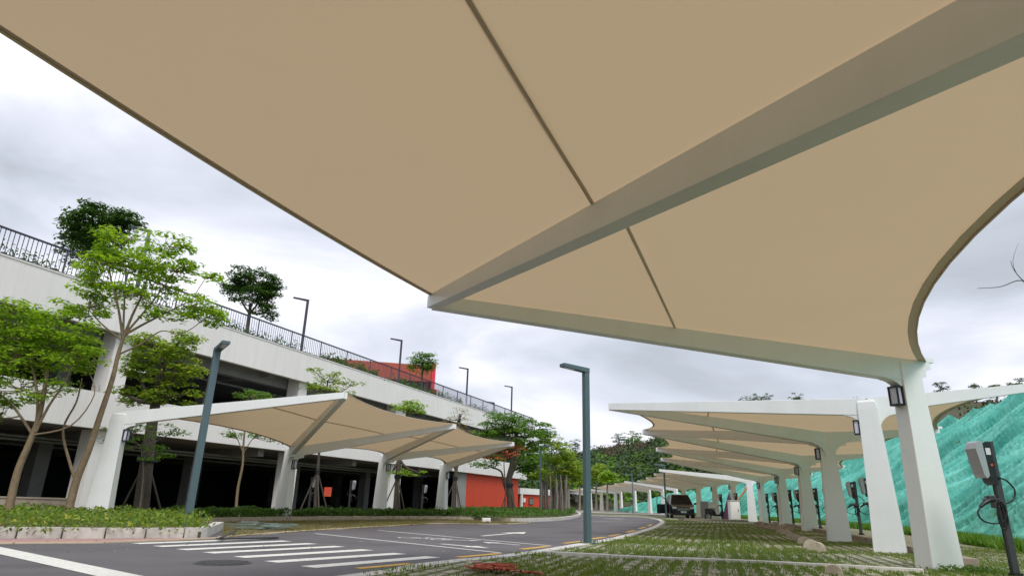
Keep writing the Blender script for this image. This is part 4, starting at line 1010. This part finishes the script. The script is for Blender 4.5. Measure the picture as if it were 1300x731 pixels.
hedge('ground_hedge', 'bright green hedge covering the rounded end of the island under the banyans', H3, .42, 11000, .16, L_hedged)
# shrubs on terrace
b = MB()
for i in range(900):
    s_ = U(2, SE); q = FB(s_, U(-.75, -.2), ZR - .05); hh = U(.25, .85) * (1.0 if noise.noise(Vector((s_ * .4, 0, 0))) > -.15 else .35)
    clump(b, q + Vector((0, 0, hh * .5)), .3, hh * .55, 15, .12 if s_ < 40 else .18)
tag(b.build('terrace_shrubs', L_hedged), 'low shrubs planted along the garage roof edge behind the railing', 'shrubs', kind='stuff')
b = MB()
for i in range(90):
    s_ = U(18, 40); q = FB(s_, U(-.8, -.3), ZT); clump(b, q + Vector((0, 0, .15)), .3, .3, 14, .1)
tag(b.build('deck_shrubs', L_hedge), 'leafy shrubs on the middle deck of the garage above the parapet', 'shrubs', kind='stuff')
# grass: blades on the lot, tufts by the embankment
def grass(name, label, P, n, h, m, w_=.012, dens=lambda x, y: 1, z=.03):
    b = MB(); xs = [p[0] for p in P]; ys_ = [p[1] for p in P]; k = 0
    while k < n:
        x, y = U(min(xs), max(xs)), U(min(ys_), max(ys_))
        if not inpoly(x, y, P) or rnd() > dens(x, y): continue
        k += 1
        for _ in range(3):
            a = U(0, 6.28); q = Vector((x + U(-.03, .03), y + U(-.03, .03), z)); hh = h * U(.4, 1.4); l = Vector((math.cos(a), math.sin(a), 0)); wv = Vector((-l.y, l.x, 0)) * w_
            b.add([q - wv, q + wv, q + l * hh * U(.2, .9) + Vector((0, 0, hh))], [(0, 1, 2)])
    return tag(b.build(name, m), label, 'grass', kind='stuff')
def dl(x, y):
    nn = noise.noise(Vector((x * .55, y * .55, 4))) * .5 + .5
    # brick gap phase: keep grass out of bar centres
    a = x * .96 - y * .28 + .12 * noise.noise(Vector((x * 1.1, y * 1.1, 7))); f = (a / .225) % 1
    g = 1 if (f < .22 or f > .78) else .25
    return max(0, nn - .33) * 1.9 * g * (1.0 if y < 19 else .5)
LP = [(p.x + .35, p.y) for p in KRs[6:-16]] + [(12, 42), (14.5, 34), (10.5, 22), (8.0, 12), (6, 6), (-4, 6)]
grass('lot_grass', 'thin green grass growing between the concrete pavers', LP, 32000, .034, L_grass, .006, dl)
LP2 = [(-2.2, 6.4), (-1.6, 7.6), (-.5, 9.8), (1.2, 13.4), (2.6, 16.8), (5, 22), (6.5, 16), (6, 11.5), (4.4, 7), (3, 6.4)]
grass('kerbside_grass', 'taller grass tufts between the road kerb and the lot divider', LP2, 3000, .055, L_grass, .008, lambda x, y: max(0, noise.noise(Vector((x * 1.2, y * 1.2, 9))) * 1.6 + .25))
LP3 = [(p.x, p.y) for p in (foot[i] for i in range(5, 50, 2))] ; LP3 = [(x - .9, y - .1) for x, y in LP3] + [(x + .35, y) for x, y in LP3[::-1]]
grass('embankment_grass', 'bright green weeds along the foot of the teal covered embankment', LP3, 16000, .26, L_mid, .03, z=0)
LP4 = [(6.9, 9.2), (6.2, 10.6), (7.6, 12.8), (9.4, 17.5), (12.6, 17.2), (11.8, 13), (9.5, 8.2)]
grass('verge_grass', 'mixed dry and green grass around the nearest column and charging post', LP4, 7000, .075, L_grass, .008, lambda x, y: max(0, noise.noise(Vector((x, y, 2))) + .45), z=.0)
LP5 = strip
grass('strip_grass', 'dry short grass on the brown parking strip under the left canopy', [(x, y) for x, y in LP5], 9000, .04, leafmat('dry_grass_blades', (.11, .13, .035), (.28, .24, .10), .3), .009, lambda x, y: max(0, noise.noise(Vector((x * .6, y * .6, 2))) + .5), z=.01)
b = MB()
for _ in range(46):
    a = U(0, 6.28); rr = U(.1, .75); q = gp(1180, 726) + Vector((.55 + math.cos(a) * rr, -.2 + math.sin(a) * rr * .5, .04)); clump(b, q, .12, .09, 14, .05)
tag(b.build('low_weeds', L_hedged), 'low leafy weeds at the foot of the nearest white column', 'weeds', kind='stuff')
# ------------------------------------------------------------ wheel stop blocks
def block(q, ang, label, s=1.0):
    b = MB(); L2_ = .15 * s; prof = []
    for k in range(9):
        a = math.pi * k / 8; prof.append((math.cos(a) * .15 * s, .04 * s + math.sin(a) * .13 * s))
    prof = [(.165 * s, 0)] + prof + [(-.165 * s, 0)]
    d = Vector((math.cos(ang), math.sin(ang), 0)); n_ = Vector((-d.y, d.x, 0))
    t = MB(); t.loft([[q + d * (-L2_) + n_ * x + Vector((0, 0, z)) for x, z in prof], [q + d * L2_ + n_ * x + Vector((0, 0, z)) for x, z in prof]])
    o = t.build('concrete_block', M_stone, bevel=.02); return tag(o, label, 'concrete block', 'rounded concrete blocks lying in a row')
bp_ = [(1059, 728, 'single rounded concrete block lying beside the lot divider kerb near the nearest column'), (1037, 699.5, 'nearest rounded block of the row beside the brown kerb'), (1030, 695, 'second nearest rounded block of the row beside the brown kerb'), (1022, 690.5, 'third rounded block of the row, counted from the nearest'),
       (1012.5, 686, 'fourth rounded block of the row, counted from the nearest'), (1005, 682, 'fifth rounded block of the row, counted from the nearest'), (998, 679, 'sixth rounded block of the row, counted from the nearest'), (991, 676.5, 'farthest rounded block of the row beside the brown kerb')]
for i, (x, y, lab) in enumerate(bp_): q = gp(x, y, .03); block(q, 1.1 + U(-.2, .2), lab, (.75 if i == 0 else 1.0) * U(.9, 1.1))
# stones of left strip (white small blocks, litter)
for i, (x, y, lab) in enumerate([(617, 662.5, 'small pale box lying on the strip at the right end of the left canopy')]):
    q = gp(x, y, .01); b = MB(); b.box(q + Vector((0, 0, .09)), (.36, .24, .17), rz=.2); b.box(q + Vector((-.08, -.13, .09)), (.09, .03, .08), rz=.2); b.box(q + Vector((.08, -.13, .09)), (.09, .03, .08), rz=.2); tag(b.build('box', M_wall, bevel=.02), lab, 'box')
ls = [(x, None) for x in (412, 432, 455, 508, 527, 545, 572, 585)]
for k, (x, _) in enumerate(ls):
    y = 660.0 - (x - 400) * .006; q = gp(x, y, .012)
    names = ['first', 'second', 'third', 'fourth', 'fifth', 'sixth', 'seventh', 'eighth']
    b = MB(); b.box(q + Vector((0, 0, .075)), (.62, .18, .15), rz=1.05 - .6, taper=.8); tag(b.build('wheel_stop', M_stone, bevel=.02), names[k] + ' low concrete wheel stop from the left under the left canopy', 'wheel stop', 'wheel stops under the left canopy')
# debris near crosswalk corner
b = MB()
for _ in range(42):
    x = U(292, 372); y = U(664, 672) + (x - 330) * .02; q = gp(x, y, .03); a = U(-.4, .9)
    b.box(q + Vector((0, 0, U(0, .05))), (U(.15, .8), U(.04, .16), .008), rot=Matrix.Rotation(a, 3, 'Z') @ Matrix.Rotation(U(-.15, .15), 3, 'X'))
tag(b.build('plastic_film_scraps', M_glassg), 'scattered grey green plastic scraps at the end of the raised kerb', 'debris', kind='stuff')
b = MB(); b.bar(gp(276, 682.5, .05), gp(352, 681, .04), .10, .03); b.bar(gp(280, 681.5, .07), gp(300, 672, .12), .05, .02); tag(b.build('metal_strip', M_post), 'dark metal strip lying on the edging beside the crosswalk', 'metal strip')
# orange mesh scraps
b = MB()
for k in range(26):
    x = 594 + k * 3.6; pts = [gp(x + U(-4, 4), 719 + (x - 600) * .09 + U(-1.2, 1.2), U(.05, .12)) for _ in range(4)]; b.tube(pts, .009, 4)
for k in range(22):
    pts = [gp(U(598, 660), U(713, 723), U(.04, .10)) for _ in range(3)]; b.tube(pts, .006, 4)
for k in range(8): b.bar(gp(600 + k * 11, 718 + k * 1.1, .08), gp(612 + k * 11, 719.3 + k * 1.1, .08), .07, .012)
tag(b.build('orange_netting', M_net_o), 'crumpled orange safety netting on the grass beside the road kerb', 'netting')
# rubble near third canopy
b = MB()
for _ in range(70):
    x = U(960, 1005); y = 664.5 + (x - 960) * .16 + U(-1.5, 4); q = gp(x, y, .05); b.box(q, (U(.1, .4), U(.08, .3), U(.05, .2)), rot=Matrix.Rotation(U(0, 3), 3, 'Z') @ Matrix.Rotation(U(-.5, .5), 3, 'X'))
tag(b.build('rubble', M_kerbd, bevel=.01), 'pile of broken stone and rubble before the bright white end column', 'rubble', kind='stuff')
b = MB()
for _ in range(16):
    x = U(1220, 1250); q = gp(x, 688 + U(-1, 1.5), .04); b.box(q, (U(.1, .45), U(.08, .3), U(.05, .16)), rot=Matrix.Rotation(U(0, 3), 3, 'Z') @ Matrix.Rotation(U(-.5, .5), 3, 'X'))
tag(b.build('rubble', M_stone, bevel=.01), 'few beige stones at the foot of the embankment right of the nearest column', 'rubble', kind='stuff')
b = MB(); b.box(gp(1030, 700, .1) + Vector((0, 0, 0)), (.1, .1, .1))
# ------------------------------------------------------------ van
vq = gp(866, 658.0); van = thing('parked_van', 'black van parked nose forward under the far canopy with a front door open', 'van', (0, 0, 0), world=False)
def VB(name, m, parent, f, bevel=0): b = MB(); f(b); return b.build(name, m, parent, bevel=bevel)
def vbody(b):
    # cross-section rings along length, y=0 nose (towards -y), widths and heights
    st = [(0.0, .62, .35, .72, .60), (.12, .84, .28, .88, .72), (.55, .91, .25, 1.02, .80), (.95, .93, .25, 1.10, .84)]
    rings = []
    for y, hw, z0, z1, tw in st: rings.append([(-hw, y, z0), (hw, y, z0), (hw, y, z0 + (z1 - z0) * .6), (tw, y, z1), (-tw, y, z1), (-hw, y, z0 + (z1 - z0) * .6)])
    for y, zt, tw in ((1.0, 1.12, .82), (1.75, 1.80, .66), (2.1, 1.86, .66), (4.2, 1.86, .66), (4.75, 1.75, .64)): rings.append([(-.93, y, .25), (.93, y, .25), (.93, y, 1.02), (tw, y, zt), (-tw, y, zt), (-.93, y, 1.02)])
    b.loft(rings)
body = VB('body', M_carp, van, vbody, .03)
VB('windscreen', M_glass, van, lambda b: b.add([(-.78, 1.02, 1.16), (.78, 1.02, 1.16), (.64, 1.70, 1.80), (-.64, 1.70, 1.80)], [(0, 1, 2, 3)]))
for s in (-1, 1):
    hl = VB('headlight', M_head, van, lambda b: b.box((s * .66, .06, .80), (.30, .10, .13), rz=s * .35), .02)
    w_ = VB('wheel', M_tyre, van, lambda b: b.loft([[(s * .93 - s * .22 * k, .95 + .33 * math.cos(a * math.pi / 12), .33 + .33 * math.sin(a * math.pi / 12)) for a in range(24)] for k in (0, 1)]), .03)
    VB('rim', M_chrome, w_, lambda b: b.loft([[(s * .945 - s * .03 * k, .95 + .2 * math.cos(a * math.pi / 8), .33 + .2 * math.sin(a * math.pi / 8)) for a in range(16)] for k in (0, 1)]))
    w_ = VB('wheel', M_tyre, van, lambda b: b.loft([[(s * .93 - s * .22 * k, 3.9 + .33 * math.cos(a * math.pi / 12), .33 + .33 * math.sin(a * math.pi / 12)) for a in range(24)] for k in (0, 1)]), .03)
    VB('mirror', M_carp, van, lambda b: (b.box((s * 1.08, 1.15, 1.15), (.18, .10, .15)), b.tube([(s * .9, 1.15, 1.05), (s * 1.05, 1.15, 1.1)], .03, 6)), .02)
VB('grille', M_chrome, van, lambda b: [b.box((0, -.005, .62 + k * .055), (.95, .03, .018)) for k in range(4)])
VB('number_plate', M_sticker, van, lambda b: b.box((0, -.02, .50), (.44, .02, .13)))
VB('bumper', M_black, van, lambda b: b.box((0, .06, .32), (1.5, .2, .16)), .04)
def door(b):
    b.loft([[(-.96, 1.15, .35), (-1.95, .75, .35), (-1.95, .75, 1.05), (-.96, 1.15, 1.08)], [(-.94, 1.21, .35), (-1.93, .81, .35), (-1.93, .81, 1.05), (-.94, 1.21, 1.08)]])
    b.tube([(-.96, 1.18, 1.06), (-1.25, 1.06, 1.45), (-1.55, .94, 1.70), (-1.88, .80, 1.68), (-1.94, .78, 1.05)], .03, 6)
VB('door', M_carp, van, door)
van.location = (vq.x + .15, vq.y, 0); van.rotation_euler = (0, 0, -.12); van.scale = (1.02, 1, 1)
# cabinets, scooter, folded parasol, pole
def cabinet(px0, px1, Y, h, m, label):
    a, c = pxy(px0, Y, 0), pxy(px1, Y, 0); mid = (a + c) / 2; wd = (c - a).length
    t = thing('cabinet', label, 'cabinet', mid)
    b = MB(); b.box(mid + Vector((0, .3, h / 2)), (wd, .6, h)); b.build('case', m, t, bevel=.02)
    b = MB(); b.box(mid + Vector((0, .3, h + .02)), (wd + .06, .68, .05)); b.box(mid + Vector((0, .3, .04)), (wd + .05, .66, .09)); b.build('trim', M_kerb, t)
    b = MB(); b.box(mid + Vector((0, -.012, h * .52)), (wd * .8, .02, h * .78)); d_ = b.build('door', m, t, bevel=.008)
    b = MB(); b.box(mid + Vector((wd * .28, -.035, h * .55)), (.03, .03, .16)); b.build('handle', M_black, d_)
cabinet(929, 941, 46.5, 1.35, M_wall, 'white cabinet standing left of the bright white end column')
cabinet(893, 900, 52, 1.3, M_cab, 'grey cabinet right of the black van')
cabinet(901, 909, 54, 1.25, M_wall, 'smaller white cabinet behind the parked scooter')
sc = pxy(910, 50, 0); t = thing('motor_scooter', 'dark motor scooter parked between the grey and white cabinets', 'scooter', sc)
for k in (-.62, .62):
    b = MB(); b.tube([sc + Vector((k + .22 * math.cos(a * math.pi / 8), 0, .25 + .22 * math.sin(a * math.pi / 8))) for a in range(17)], .05, 6); b.build('wheel', M_tyre, t)
b = MB(); b.tube([sc + Vector(p) for p in ((.62, 0, .25), (.5, 0, .6), (.42, 0, 1.0))], .05, 6); b.loft([[sc + Vector((x, y_, z)) for x, z in ((-.8, .45), (-.2, .3), (.35, .3), (.5, .7), (.42, .75), (.25, .42), (-.05, .42), (-.15, .72), (-.8, .8))] for y_ in (-.14, .14)]); b.build('body', M_carp, t)
b = MB(); b.box(sc + Vector((-.45, 0, .80)), (.7, .26, .09)); b.build('seat', M_black, t, bevel=.03)
b = MB(); b.tube([sc + Vector((.42, -.3, 1.02)), sc + Vector((.42, .3, 1.02))], .02, 6); b.build('handlebar', M_black, t)
uq = pxy(925, 48.5, 0); t = thing('folded_parasol', 'dark purple folded parasol leaning in front of a canopy column', 'parasol', uq)
b = MB(); rings = []
for k, (z, r_) in enumerate(((.05, .42), (.5, .36), (1.1, .24), (1.6, .12), (1.85, .04))):
    rings.append([uq + Vector((.10 * z + math.cos(a * .5236) * r_ * (1 if a % 2 else .72), math.sin(a * .5236) * r_ * (1 if a % 2 else .72), z)) for a in range(12)])
b.loft(rings, True); b.build('cover', M_purple, t)
b = MB(); b.tube([uq + Vector((.18, 0, 1.8)), uq + Vector((.2, 0, 2.0))], .03, 6); b.build('pole', M_black, t)
b = MB(); b.tube([atd(937, 634, 47.5), atd(948, 619, 47.0)], .07, 8); b.tube([pxy(933, 48, 0), atd(937, 634, 47.5)], .07, 8); tag(b.build('bamboo_pole', M_bamboo), 'orange brown pole leaning up behind the white cabinet', 'pole')
b = MB(); b.box(pxy(905, 45, .06), (4.2, 1.6, .12)); b.box(pxy(905, 44.6, .14), (4.0, .8, .03)); tag(b.build('plank_stack', M_kerbd), 'low grey stack of boards on the ground before the scooter', 'boards')
b = MB(); b.box(pxy(882, 46.5, .03), (1.8, 1.0, .06)); tag(b.build('orange_boards', M_net_o), 'flat orange boards on the ground in front of the black van', 'boards')

b = MB(); fbx(b, SE + 9, SE + 9.3, -40, -12, .0, 2.6); tag(b.build('garden_wall', M_red), 'red garden wall glimpsed through the dark garage opening', 'wall')
b = MB()
for _ in range(160): clump(b, FB(SE + 8, U(-40, -12), .6), .5, .75, 16, .2)
tag(b.build('garden_hedge', L_mid), 'green hedge at the foot of the red wall glimpsed through the garage', 'hedge', kind='stuff')

b = MB()
for k in range(420):
    if k < 260: i_ = random.randrange(10, len(KRs) - 30); q = KRs[i_] + Vector((U(-.25, 2.5), U(-.3, .6), .05)); 
    else: q = gp(U(-60, 700), U(664, 700), .012); q.z = .012
    if k < 260 and not inpoly(q.x, q.y, lot): continue
    b.leaf(Vector((q.x, q.y, q.z)), Vector((U(-.2, .2), U(-.2, .2), 1)).normalized(), U(.04, .09), .55)
tag(b.build('fallen_leaves', leafmat('fallen_leaf', (.10, .07, .03), (.38, .26, .10), .1)), 'dry fallen leaves scattered along the kerbs and on the asphalt', 'leaves', kind='stuff')
